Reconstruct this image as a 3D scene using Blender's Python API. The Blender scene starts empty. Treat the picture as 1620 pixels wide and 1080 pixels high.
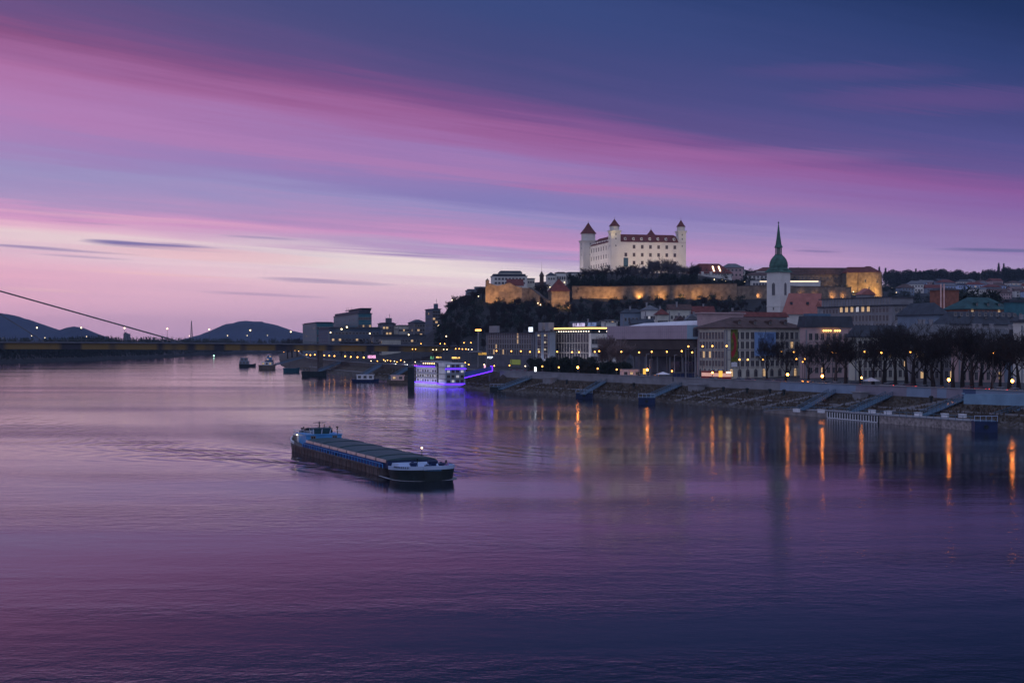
import bpy, math, random
from mathutils import Vector, Matrix, noise as mnoise
R = math.radians
random.seed(7)
sc = bpy.context.scene
# ------------------------------------------------------------------ camera
F = 2250.0; HC = 20.0
cam = bpy.data.cameras.new('camera'); camo = bpy.data.objects.new('camera', cam)
sc.collection.objects.link(camo); camo.location = (0, 0, HC); camo.rotation_euler = (R(90), 0, 0)
cam.sensor_width = 36; cam.lens = 50.0; cam.clip_end = 40000; cam.clip_start = 1
sc.camera = camo
HAZE = 5e-5
sc.render.engine = 'CYCLES'
sc.view_settings.view_transform = 'Standard'; sc.view_settings.look = 'None'
sc.view_settings.exposure = 0.0; sc.view_settings.gamma = 1.0
sc.cycles.use_denoising = True; sc.cycles.max_bounces = 5; sc.cycles.diffuse_bounces = 2
sc.cycles.glossy_bounces = 3; sc.cycles.sample_clamp_indirect = 12
def lin(c, k=1/255.0):
    o = []
    for v in c[:3]:
        v *= k; o.append(v/12.92 if v <= .04045 else ((v+.055)/1.055)**2.4)
    return o
# ------------------------------------------------------------------ sky (world shader: colours by true direction)
wd = bpy.data.worlds.new('World'); sc.world = wd; wd.use_nodes = True
nt = wd.node_tree; nt.nodes.clear(); N = nt.nodes; L = nt.links
def nd(t, **k):
    n = N.new(t)
    for a, v in k.items(): setattr(n, a, v)
    return n
def mth(op, a, b=None, c=None, clamp=False):
    n = nd('ShaderNodeMath', operation=op); n.use_clamp = clamp
    for i, v in enumerate((a, b, c)):
        if v is None: continue
        if isinstance(v, (int, float)): n.inputs[i].default_value = v
        else: L.new(v, n.inputs[i])
    return n.outputs[0]
tc = nd('ShaderNodeTexCoord'); sx = nd('ShaderNodeSeparateXYZ'); L.new(tc.outputs['Generated'], sx.inputs[0])
X_, Y_, Z_ = sx.outputs
u = mth('ARCTAN2', X_, Y_)                       # azimuth from +Y
v = mth('ARCSINE', Z_)                           # elevation
uc = mth('MINIMUM', mth('MAXIMUM', u, -0.7), 0.7)
w0 = mth('DIVIDE', v, mth('SUBTRACT', 1.0, mth('MULTIPLY', mth('ADD', uc, 0.36), 0.7)))
cb = nd('ShaderNodeCombineXYZ'); L.new(mth('MULTIPLY', u, 2.2), cb.inputs[0]); L.new(mth('MULTIPLY', w0, 16), cb.inputs[1])
n1 = nd('ShaderNodeTexNoise'); n1.inputs['Scale'].default_value = 1.6; n1.inputs['Detail'].default_value = 3; L.new(cb.outputs[0], n1.inputs['Vector'])
cb2 = nd('ShaderNodeCombineXYZ'); L.new(mth('MULTIPLY', u, 3.2), cb2.inputs[0]); L.new(mth('MULTIPLY', w0, 75), cb2.inputs[1])
n2 = nd('ShaderNodeTexNoise'); n2.inputs['Scale'].default_value = 1.3; n2.inputs['Detail'].default_value = 6; n2.inputs['Roughness'].default_value = .58; L.new(cb2.outputs[0], n2.inputs['Vector'])
cb3 = nd('ShaderNodeCombineXYZ'); L.new(mth('MULTIPLY', u, 9), cb3.inputs[0]); L.new(mth('MULTIPLY', w0, 420), cb3.inputs[1])
n3 = nd('ShaderNodeTexNoise'); n3.inputs['Scale'].default_value = 1.0; n3.inputs['Detail'].default_value = 3; L.new(cb3.outputs[0], n3.inputs['Vector'])
pert = mth('ADD', mth('MULTIPLY', mth('SUBTRACT', n1.outputs['Fac'], .5), .036), mth('MULTIPLY', mth('SUBTRACT', n2.outputs['Fac'], .5), .030))
pert = mth('ADD', pert, mth('MULTIPLY', mth('SUBTRACT', n3.outputs['Fac'], .5), .014))
damp = mth('MULTIPLY', mth('MULTIPLY', w0, 9.0), 1.0, clamp=True)
w = mth('ADD', w0, mth('MULTIPLY', pert, mth('ADD', .25, mth('MULTIPLY', damp, .75))))
wn = mth('DIVIDE', w, 0.5, clamp=True)
def ramp(pts):
    r = nd('ShaderNodeValToRGB'); el = r.color_ramp.elements
    while len(el) > 1: el.remove(el[-1])
    el[0].position = pts[0][0]*2; el[0].color = (*lin(pts[0][1]), 1)
    for p, c in pts[1:]:
        e = el.new(min(1, p*2)); e.color = (*lin(c), 1)
    L.new(wn, r.inputs[0]); return r.outputs[0]
rl = ramp([(0, (206,164,200)), (.022, (232,180,208)), (.044, (242,184,206)), (.06, (240,202,216)), (.071, (252,224,222)), (.079, (244,194,212)),
           (.089, (216,156,200)), (.1, (176,150,196)), (.118, (158,148,196)), (.134, (164,132,188)), (.156, (178,126,182)), (.18, (172,112,166)),
           (.197, (158,96,148)), (.208, (138,80,130)), (.222, (108,78,130)), (.25, (86,80,130)), (.31, (62,72,122)), (.4, (38,56,104)), (.48, (24,44,88))])
rm = ramp([(0, (202,166,200)), (.03, (222,188,212)), (.05, (236,210,220)), (.064, (250,236,234)), (.072, (206,186,212)), (.080, (180,156,202)), (.088, (220,156,202)),
           (.1, (190,142,192)), (.117, (152,142,196)), (.13, (134,126,186)), (.143, (140,124,184)), (.152, (170,124,180)), (.166, (152,122,182)), (.182, (158,108,168)), (.196, (152,94,152)),
           (.21, (124,80,140)), (.23, (86,76,132)), (.27, (66,72,126)), (.32, (54,72,126)), (.4, (36,58,108)), (.48, (24,44,88))])
rr = ramp([(0, (196,172,200)), (.05, (192,168,200)), (.09, (174,152,196)), (.12, (156,130,184)), (.15, (146,112,172)), (.175, (138,98,164)), (.195, (140,90,156)),
           (.22, (104,84,146)), (.25, (82,80,142)), (.3, (66,70,128)), (.36, (46,62,116)), (.42, (30,50,98)), (.485, (20,42,84))])
def mix(f, a, b):
    m = nd('ShaderNodeMix', data_type='RGBA'); L.new(f, m.inputs[0])
    for i, c in ((6, a), (7, b)):
        if isinstance(c, (list, tuple)): m.inputs[i].default_value = (*c[:3], 1)
        else: L.new(c, m.inputs[i])
    return m.outputs[2]
f1 = mth('DIVIDE', mth('ADD', uc, .34), .34, clamp=True); f2 = mth('DIVIDE', uc, .34, clamp=True)
sky = mix(f2, mix(f1, rl, rm), rr)
# thin dark lenses of cloud low in the sky
def lens(u0, v0, su, sv, k):
    du = mth('DIVIDE', mth('SUBTRACT', u, u0), su)
    vv = mth('ADD', mth('SUBTRACT', v, v0), mth('MULTIPLY', mth('SUBTRACT', u, u0), .045))
    vv = mth('ADD', vv, mth('MULTIPLY', mth('SUBTRACT', n3.outputs['Fac'], .5), sv*1.6))
    dv = mth('DIVIDE', vv, sv)
    r = mth('ADD', mth('MULTIPLY', du, du), mth('MULTIPLY', dv, dv))
    return mth('MULTIPLY', mth('SUBTRACT', 1.0, r, clamp=True), k, clamp=True)
for (px, py, sp, sq, k) in ((250,392,112,5.5,1.3),(205,388,60,3,.9),(60,398,95,3,.7),(150,404,120,2.2,.55),(150,412,80,2,.4),(330,400,80,2.5,.5),(415,379,70,2.5,.45),(1560,404,105,3.2,1.2),(1285,401,45,2,.6),(480,444,75,4,.5),(420,467,110,3,.35),(160,361,70,2.5,.3),(650,402,90,4,.4),(560,448,75,4,.4)):
    m = lens((px-810)/F, (540-py)/F, sp/F, sq/F, k)
    sky = mix(m, sky, lin((128,118,170) if px < 1200 else (118,110,160)))
for (px, py, sp, sq, k) in ((260,437,160,3,.8),(90,463,85,4,.6),(700,450,120,3,.3),(600,417,290,20,1.0),(330,406,230,13,.8),(200,352,300,5,.25)):
    m = lens((px-810)/F, (540-py)/F, sp/F, sq/F, k)
    sky = mix(m, sky, lin((244,196,204) if px < 500 else (246,228,226)))
for (px, py, sp, sq, k) in ((1480,178,260,24,.55),(1330,130,200,16,.3),(1180,250,260,14,.3),(930,300,170,7,.6)):
    sky = mix(lens((px-810)/F, (540-py)/F, sp/F, sq/F, k), sky, lin((104,76,136) if py < 200 else (172,112,172)))
cb4 = nd('ShaderNodeCombineXYZ'); L.new(mth('MULTIPLY', u, 1.5), cb4.inputs[0]); L.new(mth('MULTIPLY', w0, 26), cb4.inputs[1]); cb4.inputs[2].default_value = 5.0
n4 = nd('ShaderNodeTexNoise'); n4.inputs['Scale'].default_value = 1.7; n4.inputs['Detail'].default_value = 4; L.new(cb4.outputs[0], n4.inputs['Vector'])
sky = mix(mth('MULTIPLY', mth('MULTIPLY', mth('SUBTRACT', .25, w0, clamp=True), 12, clamp=True), mth('MULTIPLY', mth('SUBTRACT', n4.outputs['Fac'], .5, clamp=True), .9, clamp=True), clamp=True), sky, lin((124,118,182)))
up = nd('ShaderNodeMapRange', interpolation_type='SMOOTHSTEP'); L.new(v, up.inputs[0]); up.inputs[1].default_value = .38; up.inputs[2].default_value = .95
sky = mix(up.outputs[0], sky, [x*1.0 for x in lin((136,160,208))])
bk = nd('ShaderNodeMapRange', interpolation_type='SMOOTHSTEP'); L.new(mth('ABSOLUTE', u), bk.inputs[0]); bk.inputs[1].default_value = .8; bk.inputs[2].default_value = 1.7
sky = mix(bk.outputs[0], sky, lin((160,166,204)))
ns = nd('ShaderNodeTexSky', sky_type='NISHITA'); ns.sun_disc = False
ns.sun_elevation = R(0.5); ns.sun_rotation = R(-25)
bga = nd('ShaderNodeBackground'); L.new(sky, bga.inputs[0]); bga.inputs[1].default_value = 1.0
bgb = nd('ShaderNodeBackground'); L.new(ns.outputs[0], bgb.inputs[0]); bgb.inputs[1].default_value = 0.002
ad = nd('ShaderNodeAddShader'); L.new(bga.outputs[0], ad.inputs[0]); L.new(bgb.outputs[0], ad.inputs[1])
out = nd('ShaderNodeOutputWorld'); L.new(ad.outputs[0], out.inputs[0])
# ------------------------------------------------------------------ helpers
def P(px, py, Y): return Vector(((px-810)/F*Y, Y, HC+(540-py)/F*Y))
def zpy(py, Y): return HC+(540-py)/F*Y
def interp(tab, x):
    if x <= tab[0][0]: return tab[0][1]
    for (a, b), (c, d) in zip(tab, tab[1:]):
        if x <= c: return b+(d-b)*(x-a)/(c-a)
    return tab[-1][1]
BANK = [(200,166),(310,119),(450,55),(577,-10),(750,-70),(900,-124),(1071,-173),(1200,-198),(1500,-248),(2250,-372)]
QUAY = [(200,222),(300,155),(350,128),(450,75),(600,-4),(770,-58),(900,-104),(1100,-158),(1250,-182),(1500,-224),(2250,-340)]
def bankX(Y): return interp(BANK, Y)
def quayX(Y): return interp(QUAY, Y)
def quayY(px):
    Y = 250
    while Y < 2200 and (px-810)/F*Y < quayX(Y): Y += 1
    return Y
HP = [300,500,620,680,720,770,860,930,1090,1200,1340,1400,1500,1620,2100]
HY = [700,800,900,1000,1060,1150,1250,1500,2000,2600]
HT = {300:[7]*10,500:[7,7,7,7,8,8,8,8,8,7],620:[7,7,7,8,10,12,14,16,15,12],680:[7,7,8,13,19,25,28,26,20,15],720:[7,8,15,28,41,53,54,50,40,30],
 770:[7,9,20,38,51,66,66,60,45,35],860:[7,10,22,40,50,67,72,70,60,50],930:[7,10,20,36,52,76,78,76,70,60],1090:[7,10,20,36,52,75,78,76,70,60],
 1200:[7,10,20,36,50,66,75,76,78,85],1340:[7,10,18,30,43,58,66,72,85,95],1400:[7,9,15,25,34,44,52,72,92,105],1500:[7,9,13,18,24,32,42,66,98,108],
 1620:[7,9,13,18,24,32,42,66,100,112],2100:[7,9,13,18,24,32,42,66,100,112]}
def hillz(X, Y):
    px = 810+F*X/Y
    px = max(300, min(2100, px)); Y = max(700, min(2600, Y))
    i = max(k for k in range(len(HP)) if HP[k] <= px); i = min(i, len(HP)-2)
    j = max(k for k in range(len(HY)) if HY[k] <= Y); j = min(j, len(HY)-2)
    t = (px-HP[i])/(HP[i+1]-HP[i]); s = (Y-HY[j])/(HY[j+1]-HY[j])
    t = t*t*(3-2*t)
    a = HT[HP[i]]; b = HT[HP[i+1]]
    return (a[j]*(1-s)+a[j+1]*s)*(1-t)+(b[j]*(1-s)+b[j+1]*s)*t
def gz(X, Y):
    d = X-bankX(Y); q = max(8, quayX(Y)-bankX(Y))
    if d < -3: return -4.0
    if d < 0: return -1.0+d
    if d < 5: return -1.0+d*.36
    if d < q-.2: return .8+(4.6-.8)*(d-5)/max(1, q-5.2)
    if d < q+40: return 6.6 if Y < 700 else max(6.6, 6.6+(hillz(X, Y)-6.6)*(d-q)/40)
    return max(6.6, hillz(X, Y))
def ground_hit(px, py, h=0, y0=650):
    Y = y0
    while Y < 2550:
        X = (px-810)/F*Y
        if zpy(py, Y) <= gz(X, Y)+h: return X, Y, gz(X, Y)
        Y += 2
    return X, 1200, gz((px-810)/F*1200, 1200)
COL = sc.collection
MATS = {}
def mat(name, rgb, rough=.8, var=.25, scale=.6, metal=0, spec=.3, bump=0, dark=None):
    if name in MATS: return MATS[name]
    m = bpy.data.materials.new(name); m.use_nodes = True; t = m.node_tree; b = t.nodes['Principled BSDF']
    b.inputs['Roughness'].default_value = rough; b.inputs['Metallic'].default_value = metal
    b.inputs['Specular IOR Level'].default_value = spec
    c = t.nodes.new('ShaderNodeTexCoord'); n = t.nodes.new('ShaderNodeTexNoise'); n.inputs['Scale'].default_value = scale
    n.inputs['Detail'].default_value = 5; t.links.new(c.outputs['Object'], n.inputs['Vector'])
    r = t.nodes.new('ShaderNodeValToRGB'); e = r.color_ramp.elements
    d = dark or [x*(1-var) for x in rgb]
    e[0].position = .3; e[0].color = (*d, 1); e[1].position = .7; e[1].color = (*[min(1, x*(1+var*.4)) for x in rgb], 1)
    t.links.new(n.outputs['Fac'], r.inputs[0]); t.links.new(r.outputs[0], b.inputs['Base Color'])
    if bump:
        bp = t.nodes.new('ShaderNodeBump'); bp.inputs['Strength'].default_value = bump; bp.inputs['Distance'].default_value = .3
        t.links.new(n.outputs['Fac'], bp.inputs['Height']); t.links.new(bp.outputs[0], b.inputs['Normal'])
    MATS[name] = m; return m
def em(name, rgb, s):
    if name in MATS: return MATS[name]
    m = bpy.data.materials.new(name); m.use_nodes = True; t = m.node_tree; t.nodes.clear()
    e = t.nodes.new('ShaderNodeEmission'); e.inputs[0].default_value = (*rgb, 1); e.inputs[1].default_value = s
    o = t.nodes.new('ShaderNodeOutputMaterial'); t.links.new(e.outputs[0], o.inputs[0]); MATS[name] = m; return m
class MB:
    def __init__(s): s.v = []; s.f = []; s.m = []
    def add(s, vs, fs, mi=0):
        k = len(s.v); s.v += [tuple(p) for p in vs]
        for f in fs: s.f.append(tuple(i+k for i in f)); s.m.append(mi)
    def box(s, x0, x1, y0, y1, z0, z1, mi=0):
        s.add([(x0,y0,z0),(x1,y0,z0),(x1,y1,z0),(x0,y1,z0),(x0,y0,z1),(x1,y0,z1),(x1,y1,z1),(x0,y1,z1)],
              [(0,3,2,1),(4,5,6,7),(0,1,5,4),(1,2,6,5),(2,3,7,6),(3,0,4,7)], mi)
    def hexa(s, lo, hi, mi=0):  # two quads of 4 points, bottom then top
        s.add(list(lo)+list(hi), [(0,3,2,1),(4,5,6,7),(0,1,5,4),(1,2,6,5),(2,3,7,6),(3,0,4,7)], mi)
    def bar(s, a, b, r, n=4, r2=None, mi=0):
        a = Vector(a); b = Vector(b); d = (b-a)
        if d.length < 1e-6: return
        d.normalize(); up = Vector((0,0,1)) if abs(d.z) < .95 else Vector((1,0,0))
        e1 = d.cross(up).normalized(); e2 = d.cross(e1); r2 = r if r2 is None else r2
        A = [a+(e1*math.cos(2*math.pi*i/n)+e2*math.sin(2*math.pi*i/n))*r for i in range(n)]
        B = [b+(e1*math.cos(2*math.pi*i/n)+e2*math.sin(2*math.pi*i/n))*r2 for i in range(n)]
        s.add(A+B, [(i, (i+1) % n, n+(i+1) % n, n+i) for i in range(n)]+[tuple(range(n))[::-1], tuple(range(n, 2*n))], mi)
    def lathe(s, prof, n=8, cx=0, cy=0, rot=0, mi=0, sy=1):
        vs = []
        for r, z in prof:
            for i in range(n):
                a = rot+2*math.pi*i/n; vs.append((cx+r*math.cos(a), cy+sy*r*math.sin(a), z))
        fs = []
        for k in range(len(prof)-1):
            for i in range(n): fs.append((k*n+i, k*n+(i+1) % n, (k+1)*n+(i+1) % n, (k+1)*n+i))
        fs.append(tuple(range(n))[::-1]); fs.append(tuple(range((len(prof)-1)*n, len(prof)*n)))
        s.add(vs, fs, mi)
    def mesh(s, name, mats):
        me = bpy.data.meshes.new(name); me.from_pydata(s.v, [], s.f)
        for m in (mats if isinstance(mats, (list, tuple)) else [mats]): me.materials.append(m)
        me.polygons.foreach_set('material_index', s.m); me.update(); return me
    def build(s, name, mats, parent=None, loc=(0,0,0), rz=0):
        return link(name, s.mesh(name, mats), parent, loc, rz)
def link(name, me, parent=None, loc=(0,0,0), rz=0, scale=None):
    o = bpy.data.objects.new(name, me); COL.objects.link(o); o.parent = parent
    o.location = loc; o.rotation_euler = (0, 0, rz)
    if scale: o.scale = scale
    return o
def tag(o, label, cat, group=None, kind=None):
    o['label'] = label; o['category'] = cat
    if group: o['group'] = group
    if kind: o['kind'] = kind
    return o
def thing(name, label, cat, loc, rz=0, group=None):
    o = link(name, None, None, loc, rz); o.empty_display_size = 1
    return tag(o, label, cat, group)
def struct(o, label=None):
    o['kind'] = 'structure'
    if label: o['label'] = label; o['category'] = o.name.split('.')[0].replace('_', ' ')
    return o
ORD = ['first','second','third','fourth','fifth','sixth','seventh','eighth','ninth','tenth','eleventh','twelfth','thirteenth','fourteenth','fifteenth','sixteenth','seventeenth','eighteenth','nineteenth','twentieth',
 'twenty-first','twenty-second','twenty-third','twenty-fourth','twenty-fifth','twenty-sixth','twenty-seventh','twenty-eighth','twenty-ninth','thirtieth']
def ordn(i):
    if i < 30: return ORD[i]
    t, u_ = divmod(i+1, 10)
    tens = {3:'thirty',4:'forty',5:'fifty',6:'sixty',7:'seventy',8:'eighty',9:'ninety'}[t]
    return tens+'-'+ORD[u_-1] if u_ else tens[:-1]+'ieth'
TH = math.atan2(.468, .884)
# ------------------------------------------------------------------ materials
M = {
 'white': mat('white_plaster', (.72,.71,.66), .8, .15, .15), 'castle': mat('castle_plaster', (.74,.70,.64), .85, .12, .12),
 'cream': mat('cream_plaster', (.58,.58,.5), .85, .2, .2), 'grey': mat('grey_render', (.3,.3,.32), .85, .2, .2),
 'dgrey': mat('dark_cladding', (.12,.13,.16), .7, .3, .3), 'pinkr': mat('pink_plaster', (.5,.36,.36), .85, .2, .2),
 'blueg': mat('blue_grey_render', (.2,.26,.34), .8, .2, .2), 'slate': mat('slate_cladding', (.07,.11,.17), .7, .25, .3), 'teal': mat('teal_cladding', (.03,.16,.2), .5, .25, .3),
 'stone': mat('rubble_stone', (.25,.195,.145), .95, .5, .35, bump=.8), 'brick': mat('red_brick', (.3,.12,.08), .9, .35, .5),
 'roofred': mat('red_roof_tiles', (.17,.05,.045), .8, .4, .5, bump=.3), 'roofbr': mat('brown_roof_tiles', (.11,.07,.065), .85, .4, .5, bump=.3),
 'nave': mat('nave_roof_tiles', (.38,.15,.125), .8, .2, .35, bump=.3),
 'roofdk': mat('dark_sheet_roof', (.05,.06,.08), .7, .4, .4), 'roofgr': mat('grey_sheet_roof', (.14,.15,.17), .6, .3, .4),
 'copper': mat('green_copper', (.06,.15,.125), .6, .5, .5, metal=.1), 'copperd': mat('dark_green_copper', (.025,.085,.09), .6, .5, .3, metal=.1), 'conc': mat('pale_concrete', (.26,.265,.29), .85, .25, .25, bump=.2),
 'concdk': mat('dark_concrete', (.11,.095,.09), .9, .3, .4, bump=.2), 'metal': mat('painted_metal', (.09,.17,.25), .5, .2, .8, metal=.2),
 'pole': mat('lamp_pole_metal', (.12,.12,.13), .5, .2, 2), 'asph': mat('asphalt', (.05,.05,.055), .8, .3, .3),
 'frame': mat('window_frame', (.3,.28,.26), .7, .1, 1), 'bark': mat('winter_bark', (.035,.03,.03), .95, .4, .8),
 'barkl': mat('bark_painted_lit', (.22,.16,.15), .95, .3, .8), 'ever': mat('evergreen_leaves', (.02,.035,.028), .9, .5, .4),
 'blued': mat('navy_hull_paint', (.012,.03,.1), .45, .3, .5), 'blue': mat('blue_deckhouse_paint', (.07,.33,.72), .45, .2, .5),
 'paleb': mat('pale_blue_paint', (.42,.55,.78), .45, .15, .5), 'hull': mat('worn_hull_steel', (.17,.13,.125), .6, .5, .35, bump=.3),
 'hullb': mat('black_hull_paint', (.015,.028,.034), .5, .5, .5), 'hatch': mat('green_grey_hatch', (.04,.085,.1), .5, .25, .3),
 'coam': mat('pink_coaming_paint', (.93,.6,.53), .5, .25, .5), 'wbrd': mat('white_boat_paint', (.78,.8,.85), .45, .15, .5),
 'panel': mat('purple_grey_panels', (.3,.27,.3), .6, .12, .2), 'panelb': mat('light_blue_panels', (.3,.42,.5), .6, .12, .2),
 'snow': mat('white_roof_glass', (.85,.84,.88), .4, .1, .3), 'wood': mat('weathered_wood', (.15,.12,.1), .9, .4, .8),
}
def glass_mat(name, rgb, e=None):
    m = mat(name, rgb, .12, .3, 1.5, spec=.6)
    if e:
        b = m.node_tree.nodes['Principled BSDF']; b.inputs['Emission Color'].default_value = (*e[0], 1); b.inputs['Emission Strength'].default_value = e[1]
    return m
M['glass'] = glass_mat('dark_glass', (.03,.035,.05)); M['glassl'] = glass_mat('lit_glass', (.6,.45,.25), ((1,.62,.28), .55))
M['glassw'] = glass_mat('white_lit_glass', (.6,.55,.5), ((.8,.8,.9), .45)); M['glassb'] = glass_mat('brown_glass', (.06,.03,.035))
M['lamp'] = em('warm_lamp_glow', (1,.40,.075), 8); M['lampo'] = em('orange_lamp_glow', (1,.27,.035), 42)
M['lampw'] = em('white_lamp_glow', (1,.75,.42), 5); M['lampy'] = em('yellow_strip_glow', (1,.55,.14), 3.2)
M['neon'] = em('violet_neon', (.10,.015,1), 5); M['red'] = em('red_light_glow', (1,.05,.05), 4); M['headl'] = em('headlight_glow', (1,.93,.85), 14)
M['signw'] = em('white_sign_glow', (.85,.9,1), 3); M['signp'] = em('pink_sign_glow', (1,.45,.8), 1.8); M['signg'] = em('green_sign_glow', (.2,.8,.4), .8)
M['yglow'] = em('yellow_sign_glow', (1,.55,.1), 1.1); M['skyl'] = em('lit_skylight', (1,.72,.5), 4)
M['shop'] = em('lit_shop_front', (.5,.55,.22), .35)
# ------------------------------------------------------------------ water, ground, hills
def water_mat():
    m = bpy.data.materials.new('river_water'); m.use_nodes = True; t = m.node_tree; b = t.nodes['Principled BSDF']; l = t.links
    b.inputs['Base Color'].default_value = (.010,.014,.024,1); b.inputs['Specular Tint'].default_value = (.98,.82,1,1); b.inputs['Roughness'].default_value = .085; b.inputs['IOR'].default_value = 1.24
    c = t.nodes.new('ShaderNodeTexCoord')
    def ns_(sc_, scale, det, rough=.5):
        mp = t.nodes.new('ShaderNodeMapping'); mp.inputs['Scale'].default_value = sc_; l.new(c.outputs['Object'], mp.inputs[0])
        n = t.nodes.new('ShaderNodeTexNoise'); n.inputs['Scale'].default_value = scale; n.inputs['Detail'].default_value = det
        n.inputs['Roughness'].default_value = rough; l.new(mp.outputs[0], n.inputs['Vector']); return n.outputs['Fac']
    def mm(op, a, bb):
        n = t.nodes.new('ShaderNodeMath'); n.operation = op
        for i, x in enumerate((a, bb)):
            if isinstance(x, (int, float)): n.inputs[i].default_value = x
            else: l.new(x, n.inputs[i])
        return n.outputs[0]
    a = ns_((.75,1,1), .5, 5, .6); f = ns_((.8,1,1), 1.9, 3, .6); big = ns_((.35,1,1), .05, 3)
    patch = ns_((.25,1,1), .022, 4)
    amp = mm('ADD', .3, mm('MULTIPLY', mm('MAXIMUM', mm('SUBTRACT', patch, .45), 0), 7.5))
    h = mm('ADD', mm('MULTIPLY', mm('MULTIPLY', a, 1.0), amp), mm('MULTIPLY', mm('MULTIPLY', f, .28), amp))
    h = mm('ADD', h, mm('MULTIPLY', big, 1.4))
    bp = t.nodes.new('ShaderNodeBump'); bp.inputs['Strength'].default_value = 1; bp.inputs['Distance'].default_value = .052
    # the barge's wake: two arms of short swells fanning out behind the bow, and churned water astern
    mw = t.nodes.new('ShaderNodeMapping'); mw.vector_type = 'TEXTURE'; mw.inputs['Location'].default_value = (-12.2, 205.5, 0); mw.inputs['Rotation'].default_value = (0, 0, math.atan2(61, -25.6)); l.new(c.outputs['Object'], mw.inputs[0])
    sp = t.nodes.new('ShaderNodeSeparateXYZ'); l.new(mw.outputs[0], sp.inputs[0]); xx = sp.outputs[0]; yy = mm('ABSOLUTE', sp.outputs[1], 0)
    wob = mm('MULTIPLY', mm('SUBTRACT', big, .5), 22)
    arm = mm('SUBTRACT', yy, mm('ADD', mm('MULTIPLY', xx, .27), mm('ADD', wob, 3.0)))
    e1 = mm('DIVIDE', 1, mm('ADD', 1, mm('POWER', mm('ABSOLUTE', mm('DIVIDE', arm, mm('ADD', 3, mm('MULTIPLY', mm('MAXIMUM', xx, 0), .06))), 0), 2)))
    fade = mm('MULTIPLY', mm('GREATER_THAN', xx, 0), mm('DIVIDE', 1, mm('ADD', 1, mm('POWER', mm('DIVIDE', mm('ABSOLUTE', xx, 0), 110), 2))))
    wv = mm('SINE', mm('ADD', mm('MULTIPLY', arm, 1.25), mm('MULTIPLY', xx, .5)), 0)
    wake = mm('MULTIPLY', mm('MULTIPLY', wv, e1), mm('MULTIPLY', fade, 2.3))
    ch = mm('MULTIPLY', mm('DIVIDE', 1, mm('ADD', 1, mm('POWER', mm('DIVIDE', mm('ADD', yy, mm('MULTIPLY', wob, .3)), mm('ADD', 5, mm('MULTIPLY', xx, .04))), 4))), mm('MULTIPLY', mm('MINIMUM', mm('MAXIMUM', mm('DIVIDE', mm('SUBTRACT', xx, 60), 12), 0), 1), mm('DIVIDE', 1, mm('ADD', 1, mm('POWER', mm('DIVIDE', xx, 150), 2)))))
    h = mm('ADD', mm('ADD', h, wake), mm('MULTIPLY', mm('MULTIPLY', f, ch), .7))
    l.new(h, bp.inputs['Height']); l.new(bp.outputs[0], b.inputs['Normal']); return m
M['water'] = water_mat()
b = MB(); b.add([(-9000,-600,0),(9000,-600,0),(9000,2600,0),(-9000,2600,0)], [(0,1,2,3)])
struct(b.build('river_water', M['water']))
# barge wake: low swells fanning out from the bow and the stern, cut as real ridges just above the river
M['earth'] = mat('bank_earth', (.085,.07,.058), .95, .55, .25, bump=.6)
M['slope'] = mat('winter_slope', (.03,.032,.035), .95, .5, .12, bump=.5)
# right bank terrain
Ys = [200+10*i for i in range(60)]+[800+20*i for i in range(50)]+[1800+40*i for i in range(21)]
offs = [-3,-.1,5]
T = MB(); rows = []
for Y in Ys:
    bx = bankX(Y); q = max(8, quayX(Y)-bx)
    ds = [-3,0,1.5,3,5]+[5+(q-5.4)*k/7 for k in range(1, 8)]+[q+.3,q+3,q+10,q+20,q+30,q+40]
    d = q+40; st = 12
    while len(ds) < 66: d += st; ds.append(d); st *= 1.045
    row = []
    for dd in ds:
        z = gz(bx+dd, Y)
        if -1 < dd < q-1: z += (mnoise.noise((bx*.13+dd*.35, Y*.2, 0))*.35)
        if dd > q+60: z += mnoise.noise(((bx+dd)*.02, Y*.02, 3))*1.2
        row.append((bx+dd, Y, z))
    rows.append(row)
n = len(rows[0])
T.add([p for r_ in rows for p in r_], [(i*n+j, i*n+j+1, (i+1)*n+j+1, (i+1)*n+j) for i in range(len(rows)-1) for j in range(n-1)])
me = T.mesh('river_bank_ground', [M['earth'], M['slope'], M['asph']])
for p in me.polygons:
    j = p.index % (n-1); p.material_index = 0 if j < 12 else (2 if (j < 22 and p.center.y < 760) else 1)
    p.use_smooth = True
struct(link('river_bank_ground', me))
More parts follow.
